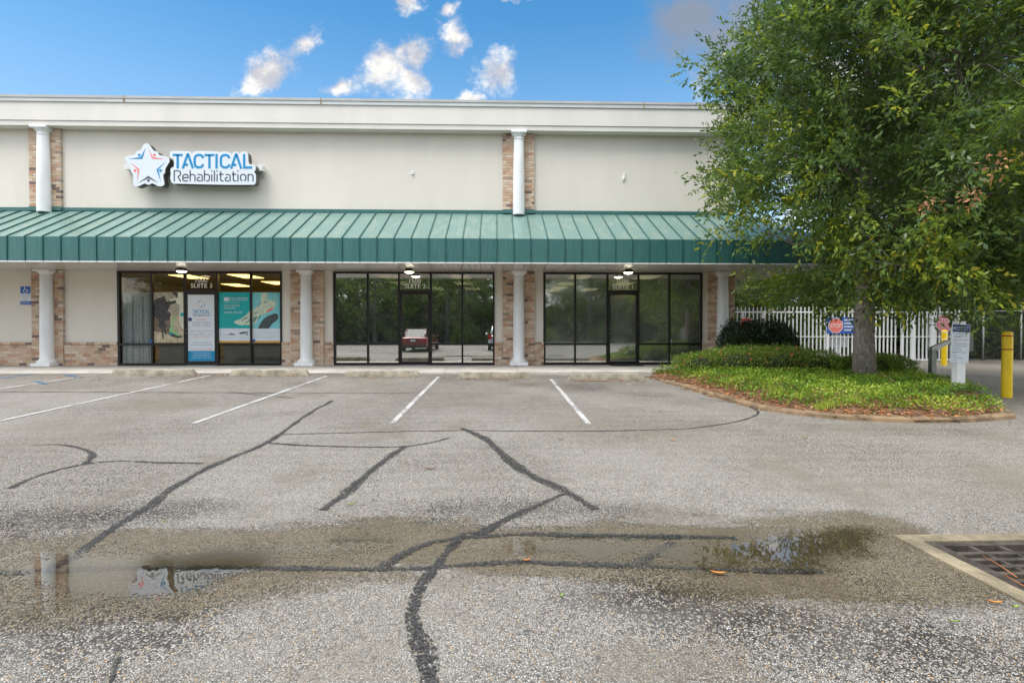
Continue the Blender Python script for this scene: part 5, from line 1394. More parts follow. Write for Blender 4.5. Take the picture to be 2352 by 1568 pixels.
def shrub(name, label, cat, lumps, nleaf, L, mat, seed, flowers=0, thick=.16):
    """lumps: (x, d, zbase, rx, rd, h). Leaves fill the outer skin of the joined mounds over twigs and a solid dark filler core"""
    r = np.random.default_rng(seed)
    x0, d0, z0 = lumps[0][0], lumps[0][1], lumps[0][2]
    root = thing(name, label, cat, (x0, -d0, z0))
    vol = np.array([l[3] * l[4] + l[3] * l[5] for l in lumps]); cnt = (vol / vol.sum() * nleaf).astype(int)
    C_, A_ = [], []
    for l, c in zip(lumps, cnt):
        u = r.normal(size=(c, 3)); u /= np.linalg.norm(u, axis=1, keepdims=True); u[:, 2] = np.abs(u[:, 2])
        q = 1 - thick * r.random((c, 1)) ** 1.5 + .05 * r.normal(size=(c, 1))
        bump = np.array([mnoise.noise((a[0] * 3 + l[0] * 2, a[1] * 3 + l[1], a[2] * 3)) for a in u]).reshape(-1, 1) * .13
        su = np.sign(u) * np.abs(u) ** .75
        C_.append(np.array([l[0], -l[1], l[2]]) + su * (q + bump) * np.array([l[3], l[4], l[5]])); A_.append(u + r.normal(size=u.shape) * .8)
    C_ = np.concatenate(C_); A_ = np.concatenate(A_)
    inside = np.zeros(len(C_), bool)
    for l in lumps:
        e = (np.abs((C_[:, 0] - l[0]) / l[3]) ** 2.4 + np.abs((C_[:, 1] + l[1]) / l[4]) ** 2.4 + np.abs((C_[:, 2] - l[2]) / l[5]) ** 2.4)
        inside |= e < .40
    C_, A_ = C_[~inside], A_[~inside]
    hgt = np.array([l[2] + l[5] for l in lumps]).max()
    t = .25 + .5 * r.random(len(C_)) + .22 * (r.random(len(C_)) < .25)
    Ls = L * r.uniform(.6, 1.3, len(C_))
    leaf_mesh('foliage', C_, A_, Ls, Ls * .48, t, mat, root, seed=seed)
    m = MB()
    for l in lumps:
        for k in range(14):
            a = r.random() * 6.28; e = (l[0] + math.cos(a) * l[3] * .7, -l[1] + math.sin(a) * l[4] * .7, l[2] + l[5] * .75)
            m.tube([(l[0] + .1 * math.cos(a), -l[1] + .1 * math.sin(a), l[2] - .05), ((l[0] + e[0]) / 2, (-l[1] + e[1]) / 2, l[2] + l[5] * .35), e], [.014, .01, .004], 4, cap=False)
        m.lathe([(.05, -.05), (.55, .06), (.62, .35), (.5, .6), (.2, .72)], (0, 0, 0), 12)  # solid near-black mound stands in for the shaded inside of the bush
        for i in range(len(m.v) - 60, len(m.v)):
            v = m.v[i]; m.v[i] = (l[0] + v[0] * l[3], -l[1] + v[1] * l[4], l[2] + v[2] * l[5])
    m.build('branches_and_core', pm('shrub_core', (0.022, 0.022, 0.012), .95, .4, 9.0), root)
    if flowers:
        ii = r.choice(np.where(C_[:, 1] < np.median(C_[:, 1]))[0], flowers); F = np.repeat(C_[ii], 5, 0) + r.normal(size=(flowers * 5, 3)) * .012
        F[:, 1] -= .02
        leaf_mesh('blossom', F, r.normal(size=F.shape), np.full(len(F), .04), np.full(len(F), .032), r.random(len(F)), M_FLOWER, root, seed=seed + 1)
    return root
def iz(x, d): return float(isl_z(np.array([x]), np.array([d]))[0])
az = []
for x, d, rx, rd, h in ((5.2, 3.1, .75, .55, .45), (6.0, 3.35, .85, .65, .60), (6.85, 3.55, .85, .7, .62), (7.55, 3.75, .70, .65, .56), (5.75, 2.5, .7, .5, .5), (6.6, 2.4, .8, .6, .6), (7.5, 2.5, .8, .6, .58)):
    az.append((x, d, iz(x, d) - .03, rx, rd, h))
shrub('azalea_hedge', 'low rounded azalea hedge with scattered coral blossoms left of the oak trunk', 'shrub', az, 34000, .042, M_AZ, 31, 80)
az2 = [(x, d, iz(x, d) - .03, rx, rd, h) for x, d, rx, rd, h in ((8.75, 4.1, .65, .55, .48), (9.25, 3.9, .62, .55, .47))]
shrub('azalea_mound', 'low azalea mound right of the oak trunk', 'shrub', az2, 11000, .042, M_AZ, 32, 0)
hd = [(7.05, 1.15, -.02, .62, .55, 1.36), (7.75, 1.2, -.02, .68, .6, 1.34), (8.25, 1.1, -.02, .45, .5, 1.22)]
shrub('clipped_hedge', 'tall dark glossy clipped hedge against the end brick pier', 'shrub', hd, 24000, .060, M_HEDGE, 33, 0, .14)

r_ = np.random.default_rng(55)
def scatter(n, fn):
    X = r_.uniform(3.2, 10.8, n); D_ = r_.uniform(-1.2, 9.2, n)
    k = inpoly(X, D_, ISL); X, D_ = X[k], D_[k]; e = distpoly(X, D_, front_s, False)
    return fn(X, D_, e)
def gc_fn(X, D_, e):
    nn = vnoise(X, D_, 1.5, 2.0); n2 = vnoise(X, D_, 5.0, 4.0)
    edge = 0.42 + .55 * sstep(7.5, 4.8, X) * sstep(6.0, 8.0, D_ + X * .2) + .28 * nn
    edge = np.where(X > 6.6, .27 + .25 * nn, .46 + .3 * nn)
    k = (e + n2 * .22 > edge) & (vnoise(X, D_, 3.4, 6.0) > -.34) & (r_.random(len(X)) < .35 + .65 * sstep(-.1, .5, e - edge))
    return X[k], D_[k], e[k], nn[k]
X, D_, e, nn = scatter(105000, gc_fn)
h = r_.random(len(X)) ** .7 * (.07 + .05 * sstep(.4, 1.4, e) + .07 * np.clip(vnoise(X, D_, 2.6, 7.0), -.6, 1))
h = np.maximum(h, .004)
C_ = np.stack([X, -D_, isl_z(X, D_) + h], 1); A_ = r_.normal(size=C_.shape) * .8; A_[:, 2] += .35
t = .20 + .50 * r_.random(len(X)) + .65 * nn + .25 * sstep(1.4, .5, e) * r_.random(len(X)) + 2.2 * (h - .08)
Ls = r_.uniform(.03, .062, len(X))
gc = leaf_mesh('ground_cover', C_, A_, Ls, Ls * .5, t, M_GC, None, seed=6); tag(gc, 'bright green low ground cover spreading round the oak', 'ground cover', kind='stuff')
# fallen leaves in the bed, against the kerb and along the wheel stops
X, D_, e, nn = scatter(30000, lambda X, D_, e: (lambda q: (X[q], D_[q], e[q], e[q]))((e > KW * .75) | ((e > .02) & (r_.random(len(e)) < .22))))
k = r_.random(len(X)) < np.where(e < 1.3, .95, .15); X, D_ = X[k], D_[k]
ee = distpoly(X, D_, front_s, False); C_ = np.stack([X, -D_, np.where(ee < KW, gz(X, D_) + .082, isl_z(X, D_)) + r_.uniform(.004, .035, len(X)) * np.where(ee < KW, .3, 1)], 1)
pile = gl([(1484, 862), (1540, 868), (1600, 884)])
def near_line(p0, p1, n, w, dz=0.006):
    a, b = at_ground(*p0), at_ground(*p1); f = r_.random(n); off = np.abs(r_.normal(size=n)) * w
    x = a.x + (b.x - a.x) * f; d = -(a.y + (b.y - a.y) * f) + off - w * .3
    return np.stack([x, -d, gz(x, d) + r_.uniform(.005, .018, n)], 1)
L2 = [near_line((1484, 866), (1620, 886), 420, .16), near_line((1320, 874), (1482, 875), 150, .05), near_line((1060, 869.5), (1220, 870), 70, .05), near_line((800, 866), (960, 866), 46, .05),
      near_line((1225, 857), (1300, 859), 150, .05), near_line((970, 855), (1045, 856), 40, .06), near_line((540, 864.5), (700, 864.5), 70, .06), near_line((440, 862), (530, 862), 30, .1), near_line((0, 866), (440, 868), 46, .3),
      near_line((700, 872), (1480, 880), 70, .5), near_line((1560, 890), (1760, 946), 60, .12)]
C2 = np.concatenate([C_] + L2); A2 = r_.normal(size=C2.shape); A2[:, 2] *= .12
Ls = r_.uniform(.045, .095, len(C2))
lt = leaf_mesh('leaf_litter', C2, A2, Ls, Ls * .42, r_.random(len(C2)), M_LITTER, None, seed=8, flat=True, fold=.06); tag(lt, 'fallen orange brown leaves in the bed and along the wheel stops', 'leaf litter', kind='stuff')
# light grass tufts near the kerb
C_, A_ = [], []
for p, py in ((1890, 942), (1910, 935), (1835, 918), (1790, 905), (1770, 898), (1960, 925), (2010, 915)):
    q = at_isl(p, py)
    for k in range(90):
        C_.append((q.x + r_.normal() * .07, q.y + r_.normal() * .05, iz(q.x, -q.y) + .0)); A_.append((r_.normal() * .55, r_.normal() * .55, 1))
C_ = np.array(C_); gt = leaf_mesh('grass_tufts', C_, np.array(A_), r_.uniform(.08, .19, len(C_)), np.full(len(C_), .008), r_.uniform(.75, 1, len(C_)), M_GC, None, seed=9, up=.1); tag(gt, 'light green grass tufts sprouting near the island kerb', 'grass', kind='stuff')
m = MB(); pts = [at_isl(a, b) for a, b in ((1885, 873), (1960, 862), (2010, 866), (2058, 893))]
m.tube([(p.x, p.y, iz(p.x, -p.y) + .12) for p in pts], [.004, .008, .008, .005], 6); tag(m.build('fallen_twig', pm('dry_twig', (.30, .20, .11), .8)), 'thin bare twig lying on the ground cover in front of the oak', 'twig')
# single fallen leaves on the paving
M_OR = pm('orange_leaf', (0.55, 0.20, 0.03), .6, .25, 30.0); M_GRL = pm('green_leaf', (0.20, 0.30, 0.03), .6, .2, 30.0); M_BRL = pm('brown_leaf', (0.22, 0.11, 0.085), .6, .2, 30.0)
for p, py, L, ang, mt, lb, nm in ((1650, 1320, .095, -15, M_OR, 'narrow orange leaf lying by the puddle edge', 'fallen_leaf'), (2285, 1388, .075, -12, M_OR, 'narrow orange leaf lying below the drain collar', 'fallen_leaf'),
                              (988, 1078, .13, -4, M_BRL, 'long brown leaf lying between the tar lines', 'fallen_leaf'), (2332, 1399, .05, 10, M_GRL, 'small green leaf lying beside the drain collar', 'fallen_leaf'),
                              (2190, 1433, .05, -20, M_GRL, 'small green leaf lying on the damp paving in front of the drain', 'fallen_leaf'), (1288, 1010, .10, 5, M_BRL, 'brown leaf lying in front of the tar line fork', 'fallen_leaf'), (805, 1161, .07, 10, M_GRL, 'small green leaf lying near the tar line fork', 'fallen_leaf'), (1545, 1013, .09, 30, M_OR, 'orange leaf lying on the dry paving before the island', 'fallen_leaf'), (1848, 1007, .08, -30, M_GRL, 'curled green leaf lying on the paving near the island kerb', 'fallen_leaf'), (1290, 1373, .05, 60, M_GRL, 'small green leaf lying on the dark damp paving', 'fallen_leaf'), (1210, 1291, .06, 20, M_OR, 'small red leaf lying on the wide tar line', 'fallen_leaf'), (380, 1201, .04, 20, M_GRL, 'tiny green leaf lying at the puddle rim', 'fallen_leaf')):
    q = at_ground(p, py); c, s = math.cos(R(ang)), math.sin(R(ang)); m = MB(); n = 7; v = []
    for i in range(n):
        f = i / (n - 1); w = L * .22 * math.sin(math.pi * min(1, f * .97 + .02)) ** .8; zc2 = .018 + .014 * math.sin(f * 3.1)
        for k in (-1, 0, 1):
            a_, b_ = (f - .5) * L, k * w / 2
            v.append((q.x + a_ * c - b_ * s, q.y + a_ * s + b_ * c, q.z + .011 + (.006 if k else 0) * 1 + .008 * (f - .5) ** 2 * 4))
    m.add(v, [(i * 3 + k, (i + 1) * 3 + k, (i + 1) * 3 + k + 1, i * 3 + k + 1) for i in range(n - 1) for k in (0, 1)], smooth=True)
    tag(m.build(nm, mt), lb, 'leaf')
# pine needles on the grate
for i, pp in enumerate((((2258, 1275), (2300, 1300), (2336, 1325)), ((2306, 1318), (2352, 1345), (2380, 1352)))):
    m = MB(); m.tube([(lambda q: (q.x, q.y, q.z))(at_z(a, b, Z_VALLEY + .02)) for a, b in pp], .0028, 5)
    tag(m.build('pine_needle', pm('dry_needle', (.45, .16, .05), .6)), ['long red pine needle lying across the drain slots', 'bent red pine needle lying over the drain bars'][i], 'pine needle')
# ------------------------------------------------------------------ gate, fences, bollards, signs on the right
FD = -2.6                                              # fence line, metres in front of the facade (behind it)
def fx(p): return at_d(p, 770, FD).x
fzg = gzf(12, FD)
z_top = at_d(2100, 717, FD).z; z_mid = at_d(2100, 773, FD).z; z_bot = at_d(2100, 826, FD).z; z_tip = at_d(2100, 706, FD).z
def picket_mesh(z0, z1, finial):
    m = MB(); w = .019
    m.box(-w, w, -w, w, z0, z1 - (.10 if finial else 0))
    if finial: m.lathe([(.012, 0), (.012, .015), (.028, .035), (.03, .05), (.014, .072), (.010, .085), (.02, .098), (.004, .125)], (0, 0, z1 - .10), 8)
    me = bpy.data.meshes.new('picket'); me.from_pydata(m.v, [], m.f); me.materials.append(M_WHITE); return me
PK_F = picket_mesh(z_bot - .02, z_tip, True); PK_P = picket_mesh(z_bot, z_top, False)
def fence_run(name, label, cat, px0, px1, sp, mesh, posts, d=FD, mid=True):
    t = thing(name, label, cat, (fx(px0), -d, fzg)); a, b = fx(px0), fx(px1); ty = -d
    for nm, z, h in (('top_rail', z_top, .05), ('middle_rail', z_mid, .035), ('bottom_rail', z_bot, .05)):
        MB().box(a, b, ty - .026, ty + .026, z - h / 2, z + h / 2).build(nm, M_WHITE, t)
    x = a + sp * .6
    while x < b - .03:
        o = bpy.data.objects.new('picket', mesh); COL.objects.link(o); o.parent = t; o.matrix_parent_inverse = Matrix.Translation(-Vector(t.location)); o.location = (x, ty, 0); x += sp
    for p, w in posts:
        xx = fx(p); m = MB(); m.box(xx - w / 2, xx + w / 2, ty - .045, ty + .045, fzg - .02 if w > .07 else z_bot - .03, z_top + .035); m.build('post', M_WHITE, t)
    return t
fence_run('picket_fence', 'white metal picket fence with spear finials between the building and the gate', 'fence', 1660, 2060, .145, PK_F, ((1704, .08), (1752, .1), (1900, .08)))
fence_run('sliding_gate', 'plain white metal sliding gate with wide uprights', 'gate', 2063, 2139, .145, PK_P, ((2066, .05), (2091, .13), (2134, .16)), FD + .12)
fence_run('picket_fence', 'short white picket fence panel carrying the faded stop sign', 'fence', 2143, 2205, .145, PK_F, ((2146, .10), (2198, .11)))
def octagon(cx, cz, r): return [(cx + r * math.cos(R(22.5 + 45 * i)) / math.cos(R(22.5)), cz + r * math.sin(R(22.5 + 45 * i)) / math.cos(R(22.5))) for i in range(8)]
def stop_sign(cx, cz, r, y, red, label, extra=True):
    t = thing('stop_sign', label, 'sign', (cx, y, cz - r))
    MB().prism(octagon(cx, cz, r), y - .006, y).build('plate', M_PAPER, t)
    MB().prism(octagon(cx, cz, r * .94), y - .008, y - .0062).build('red_field', red, t)
    m = MB(); m.textfit('STOP', cx - r * .78, cx + r * .80, y - .0095, cz + r * .02, r * .52)
    if extra:
        for i, tx in enumerate(('Each Vehicle', 'Must Enter', 'Access Code')): m.textfit(tx, cx - r * .6, cx + r * .6, y - .0095, cz - r * (.22 + .2 * i), r * .12)
    m.build('lettering', M_PAPER, t)
q0, q1 = at_d(2145, 742, FD), at_d(2183, 742, FD)
stop_sign((q0.x + q1.x) / 2, q0.z, (q1.x - q0.x) / 2, -FD - .10, M_STOPPINK, 'sun faded pink STOP sign on the white fence panel behind the far yellow bollard')
q = at_d(1712, 742, FD)
stop_sign(q.x, q.z - .10, .30, -FD - .07, M_STOPRED, 'bright red stop sign on the white fence half hidden behind the dark hedge', False)
a, b = at_d(1897, 729, FD), at_d(1958, 766, FD)
t = thing('gate_sign', 'navy sign with an orange STOP octagon hung on the white fence behind the oak leaves', 'sign', (a.x, -FD - .05, b.z)); y = -FD - .06
MB().box(a.x, b.x, y, y + .008, b.z, a.z).build('plate', M_NAVY if False else M_BLUE, t)
oc = (a.x + (a.z - b.z) * .56, (a.z + b.z) / 2); r0 = (a.z - b.z) * .46
MB().prism(octagon(oc[0], oc[1], r0), y - .002, y - .0005).build('white_octagon', M_PAPER, t)
MB().prism(octagon(oc[0], oc[1], r0 * .92), y - .004, y - .0025).build('orange_octagon', M_LOGOC, t)
m = MB(); m.textfit('STOP', oc[0] - r0 * .78, oc[0] + r0 * .78, y - .006, oc[1] - r0 * .28, r0 * .55)
for i in range(4): m.wordbars((oc[0] + r0 * 1.15, a.z - .12 - i * .12), (b.x - .03, a.z - .12 - i * .12), y - .006, .06, 40 + i)
m.build('lettering', M_PAPER, t)
q = at_d(1935, 815, FD)
t = thing('gate_notice', 'small white notice on a post behind the picket fence beside the oak trunk', 'sign', (q.x, -FD + .25, fzg)); MB().box(q.x - .32, q.x + .32, -FD + .24, -FD + .25, .45, .85).build('panel', M_PAPER, t); MB().box(q.x - .1, q.x + .1, -FD + .251, -FD + .33, fzg - .02, .9).build('post', M_WHITE, t)

# yellow bollards
def bollard(loc, H, tape, label):
    t = thing('bollard', label, 'bollard', loc, 'yellow bollards by the drive'); r = .083
    m = MB(); m.lathe([(r, -.02), (r, H - .05), (r * .96, H - .025), (r * .8, H - .008), (r * .4, H)], loc, 24); m.build('sleeve', M_YELLOW, t, autosmooth=50)
    for z in (H * .925, H * .72): MB().lathe([(r + .0015, 0), (r + .0015, .022)], (loc[0], loc[1], loc[2] + z), 24).build('tape_band', tape, t)
q = at_ground(2312, 912); bollard((q.x, q.y, gzf(q.x, -q.y)), at_d(2311, 761, -q.y).z - gzf(q.x, -q.y), M_RED, 'yellow bollard with red bands at the drive edge beside the island tip')
q = at_ground(2168, 838.5); bollard((q.x, q.y, gzf(q.x, -q.y)), at_d(2168, 757.5, -q.y).z - gzf(q.x, -q.y), M_WTAPE, 'yellow bollard with white bands standing before the faded stop sign')
# keypad stand
q = at_ground(2141, 878); kx, ky, kz = q.x, q.y, gzf(q.x, -q.y) - .02
t = thing('keypad_stand', 'grey steel gooseneck keypad stand at the drive edge behind the notice board', 'keypad stand', (kx, ky, kz))
top = at_d(2141, 803, -ky).z; arm = at_d(2175, 785, -ky)
m = MB(); m.box(kx - .055, kx + .055, ky - .055, ky + .055, kz, top); m.build('post', M_STEEL, t)
m = MB(); w = .04
pts = [(kx - .05, top - .02), (kx + .06, top - .03), (arm.x + .02, arm.z - .045), (arm.x + .42, arm.z - .045), (arm.x + .42, arm.z + .035), (arm.x, arm.z + .035), (kx - .05, top + .06)]
m.prism(pts, ky - .045, ky + .045); m.build('arm', M_GALV, t)
MB().bevbox(arm.x + .25, arm.x + .58, ky - .07, ky + .12, arm.z - .22, arm.z + .17, .012).build('keypad_box', pm('keypad_grey', (.20, .20, .18), .5, .15), t)
# notice board on a white post
q = at_isl(2201, 893); nx, ny, nz = q.x, q.y, iz(q.x, -q.y) - .05; nd = -ny
t = thing('notice_board', 'white HOW TO RENT A UNIT board with navy header on a white post', 'sign', (nx, ny, nz))
c0, c1 = at_d(2190, 743, nd + .09), at_d(2230, 831, nd + .09)
MB().box(nx - .075, nx + .075, ny - .06, ny + .06, nz, at_d(2200, 738, nd).z).build('post', M_WHITE, t)
PL = lambda u, v: (c0.x + (c1.x - c0.x) * (u - 630) / 470 - (v - 430) / 960 * .028, c0.z + (c1.z - c0.z) * (v - 430) / 960 - (u - 630) / 470 * .02)
yb_ = ny - .072
def pquad(m, u0, v0, u1, v1, y): m.poly([(lambda p: (p[0], y, p[1]))(PL(*uv_)) for uv_ in ((u0, v1), (u1, v1), (u1, v0), (u0, v0))])
MB().prism([PL(630, 430), PL(1100, 430), PL(1100, 1390), PL(630, 1390)], yb_, yb_ + .01).build('panel', M_PAPER, t)
m = MB(); pquad(m, 640, 442, 1090, 630, yb_ - .001); m.build('header', M_NAVY, t)
m = MB()
for tx, u0, u1, v, h in (('HOW TO RENT', 855, 1080, 530, 40), ('A UNIT', 915, 1025, 588, 40), ('Dorton', 705, 845, 535, 40)):
    p0, p1 = PL(u0, v), PL(u1, v); m.textfit(tx, p0[0], p1[0], yb_ - .002, p0[1], abs(PL(u0, v - h)[1] - p0[1]))
m.wordbars(PL(705, 578), PL(845, 578), yb_ - .002, .007, 3); p = PL(680, 530); m.disc(p[0], yb_ - .002, p[1], .012); m.disc(p[0], yb_ - .002, p[1] - .016, .013); m.build('header_lettering', M_PAPER, t)
m = MB()
for u0, u1, v in [(680, 965, 680), (672, 1025, 735), (680, 885, 765), (668, 1060, 825), (665, 795, 873), (663, 1060, 928), (660, 1045, 980), (658, 868, 1035), (655, 905, 1088), (650, 1035, 1140), (660, 765, 1172), (645, 800, 1230), (640, 935, 1282), (638, 800, 1338)]:
    m.wordbars(PL(u0, v), PL(u1, v), yb_ - .002, .008, v)
m.build('lettering', pm('print_navy', (.04, .08, .17), .5), t)
MB().box(nx + .05, nx + .32, ny + .18, ny + .2, .62, .98).build('meter_box', pm('meter_panel', (.42, .40, .36), .5, .1), t)
MB().box(nx + .02, nx + .07, ny + .06, ny + .21, .78, .82).build('meter_bracket', M_STEEL, t)

# chain-link fence
CLX0, CLX1, CLD = fx(2212), fx(2500), FD
t = thing('chain_link_fence', 'galvanised chain link fence with tension wire running into the woods', 'fence', (CLX0, -CLD, fzg))
zt_, zb_ = z_top + .05, fzg + .02
for p in (2258, 2345, 2440): 
    xx = fx(p); MB().tube([(xx, -CLD, fzg - .05), (xx, -CLD, zt_ + .06)], .034, 10).build('post', M_GALV, t)
MB().tube([(CLX0, -CLD, zt_), (CLX1, -CLD, zt_)], .018, 8).build('top_rail', M_GALV, t)
m = MB(); hgt = zt_ - zb_; x = CLX0 - hgt
while x < CLX1:
    for sgn in (1, -1):
        xa, xb = (x, x + hgt) if sgn > 0 else (x + hgt, x)
        za, zc2 = zb_, zt_
        lo, hi = CLX0, CLX1
        p0, p1 = Vector((xa, -CLD + .04 * (1 + .04 * sgn), za)), Vector((xb, -CLD + .04 * (1 + .04 * sgn), zc2))
        def cut(p, q, c):
            t_ = (c - p.x) / (q.x - p.x); return p + (q - p) * t_
        if max(p0.x, p1.x) < lo or min(p0.x, p1.x) > hi: continue
        if p0.x < lo: p0 = cut(p0, p1, lo)
        if p1.x < lo: p1 = cut(p0, p1, lo)
        if p0.x > hi: p0 = cut(p0, p1, hi)
        if p1.x > hi: p1 = cut(p0, p1, hi)
        m.tube([p0, p1], .0022, 3, cap=False)
    x += .075
o = m.build('wire_mesh', pm('weathered_wire', (.16, .16, .15), .6, .2), t)

# ------------------------------------------------------------------ woods
M_WOOD1 = leafmat('wood_leaf_dark', [(0.0, (0.040, 0.075, 0.024)), (0.5, (0.085, 0.150, 0.036)), (0.8, (0.16, 0.24, 0.042)), (1.0, (0.28, 0.34, 0.05))], .5, .42)
M_WOOD2 = leafmat('wood_leaf_light', [(0.0, (0.055, 0.095, 0.030)), (0.5, (0.125, 0.20, 0.050)), (0.8, (0.21, 0.30, 0.06)), (1.0, (0.32, 0.36, 0.07))], .5, .42)
def gnd(x, d): return gzf(x, d) - .06
G_ = 'trees beyond the gate and fence'
w1 = grow('woodland_tree', 'dark broad tree with a thick trunk right behind the chain link fence', 'tree', (17.1, 3.6, gnd(17, -3.6)), 11.0, .30, (0.3, 0, 6.4), (5.2, 4.2, 5.6), 620, 42, .20, M_WOOD1, 61, 1.6, G_, sub=6, twig=1.3, limbs=12)
w2 = grow('woodland_tree', 'pale green feathery tree beyond the white picket fence', 'tree', (9.5, 16.0, gnd(9, -16)), 10.0, .22, (0, 0, 5.0), (4.4, 4.0, 5.0), 560, 42, .19, M_WOOD2, 62, .9, G_, sub=6, twig=1.2, limbs=11)
def place(src, x, d, rot, s, label, group, sz=1.0):
    r = copy_tree(src); r.location = (x, -d, gnd(x, d)); r.rotation_euler = (0, 0, R(rot)); r.scale = (s, s, s * sz); r['label'] = label; r['group'] = group
    return r
LB_R = 'woodland tree crowding behind the gate and fences'
LBR = ['tall dark tree deep behind the sliding gate', 'dark tree crowding the right side of the thick trunk behind the chain link', 'tall pale tree far up the drive behind the gate', 'dark tree at the far end of the chain link fence', 'pale tree filling the gap behind the chain link fence', 'dark tree farthest up the drive behind the picket fence', 'pale tree beyond the end of the chain link fence', 'outermost dark tree past the chain link fence']
for i, (src, x, d, rot, s) in enumerate(((w1, 13.0, -13.0, 40, .5), (w1, 20.8, -7.0, 120, 1.1), (w2, 15.6, -19.0, 70, .6), (w1, 25.5, -5.0, 200, 1.15), (w2, 20.5, -16.0, 250, .65), (w1, 12.5, -24.0, 310, 1.3), (w2, 29.0, -14.0, 20, 1.3), (w1, 33.0, -7.0, 80, 1.2))):
    place(src, x, d, rot, s, LBR[i], G_)
place(w2, 17.6, -15.5, 160, .62, 'small pale tree up the drive between the gate post and the oak trunk', G_)
place(w1, 14.9, -14.0, 280, .58, 'small dark tree up the drive behind the clipped hedge', G_)
place(w2, 19.5, -12.0, 20, .7, 'pale tree behind the sliding gate uprights', G_)
# understorey bushes behind the fences
bs = shrub('understorey_bush', 'leafy understorey bush below the trees behind the chain link fence', 'bush', [(0, 0, 0, 1.7, 1.3, 1.9), (1.1, .3, 0, 1.3, 1.1, 1.4), (-1.2, -.2, 0, 1.2, 1.0, 1.6)], 9000, .15, M_WOOD1, 71, 0, .35)
bs['group'] = 'understorey bushes'
def place_bush(x, d, rot, s, label):
    r = copy_tree(bs); r.location = (x, -d, gnd(x, d)); r.rotation_euler = (0, 0, R(rot)); r.scale = (s,) * 3; r['label'] = label; r['group'] = 'understorey bushes'
bs.location = (19.2, 4.6, gnd(19.2, -4.6))
LBU = 'understorey bush below the woodland trees behind the gate'
for x, d, rot, s in ((22.5, -3.8, 60, 1.0), (10.5, -12.5, 20, 1.1), (14.0, -16.5, 140, 1.2), (17.4, -10.5, 90, 1.2), (8.2, -13.8, 200, 1.0), (20.0, -11.5, 300, 1.4), (26.0, -6.0, 30, 1.3), (8.8, -22, 50, 2.0), (13.2, -26, 170, 2.2), (18.0, -22, 10, 2.2), (23.5, -13, 80, 1.9), (11.2, -17.5, 250, 1.6), (29, -9, 130, 2.0)): place_bush(x, d, rot, s, LBU)
# the wood across the car park, which the shop windows mirror
GB = 'woods across the car park'
LB_B = 'woodland tree across the car park, seen only mirrored in the shop windows'
rb2 = random.Random(17)
spots = [(-27, 33), (-22.5, 36), (-18.5, 32.5), (-14.5, 35.5), (-11.2, 32.2), (-7.8, 36), (-4.6, 32.6), (-1.2, 37.5), (5.0, 41), (9.0, 33.5), (13.5, 36), (18, 33), (-25, 43), (-16, 44), (-9, 43), (-2.5, 45), (14, 45), (22.5, 38), (-31, 38), (27, 34)]
for i, (x, d) in enumerate(spots): place(w1 if i % 2 else w2, x, d + 1.5, rb2.random() * 360, rb2.uniform(.85, 1.15), LB_B, GB)
LBB2 = 'roadside bush across the car park, seen only mirrored in the shop windows'
for i in range(12): place_bush(-27 + i * 4.6 + rb2.uniform(-1.6, 1.6), 31.5 + rb2.uniform(-1.0, 4.5), rb2.random() * 360, rb2.uniform(.4, .95), LBB2)
for i in range(14): place_bush(-32 + i * 4.7 + rb2.uniform(-.8, .8), 38.5 + rb2.uniform(-1.5, 2.0), rb2.random() * 360, rb2.uniform(1.9, 2.6), LBB2)

# ------------------------------------------------------------------ parked cars behind the camera
M_TYRE = pm('tyre_rubber', (.018, .018, .018), .85, .2); M_CGLASS = pm('car_glass', (.012, .018, .018), .08, .1, spec=.28); M_RIM = pm('alloy_rim', (.35, .36, .37), .35, .1, metal=.8)
M_TAIL = pm('tail_lamp_red', (.45, .015, .012), .15, .1); M_BLACK = pm('bumper_black', (.02, .02, .022), .6, .2); M_CHROME = pm('chrome', (.6, .6, .6), .12, .05, metal=1.0); M_GOLD = pm('gold_emblem', (.55, .40, .12), .25, .05, metal=.8)
def carpaint(name, col):
    m, t, b, out = nodes(name); co = N(t, 'ShaderNodeTexCoord'); n = tnoise(t, co.outputs['Object'], 400.0, 2.0)
    LK(t, tmix(t, n.outputs['Fac'], tuple(c * .9 for c in col), col), b.inputs['Base Color']); b.inputs['Roughness'].default_value = .3; b.inputs['Metallic'].default_value = .25; b.inputs['Coat Weight'].default_value = 1.0; b.inputs['Coat Roughness'].default_value = .03
    return m
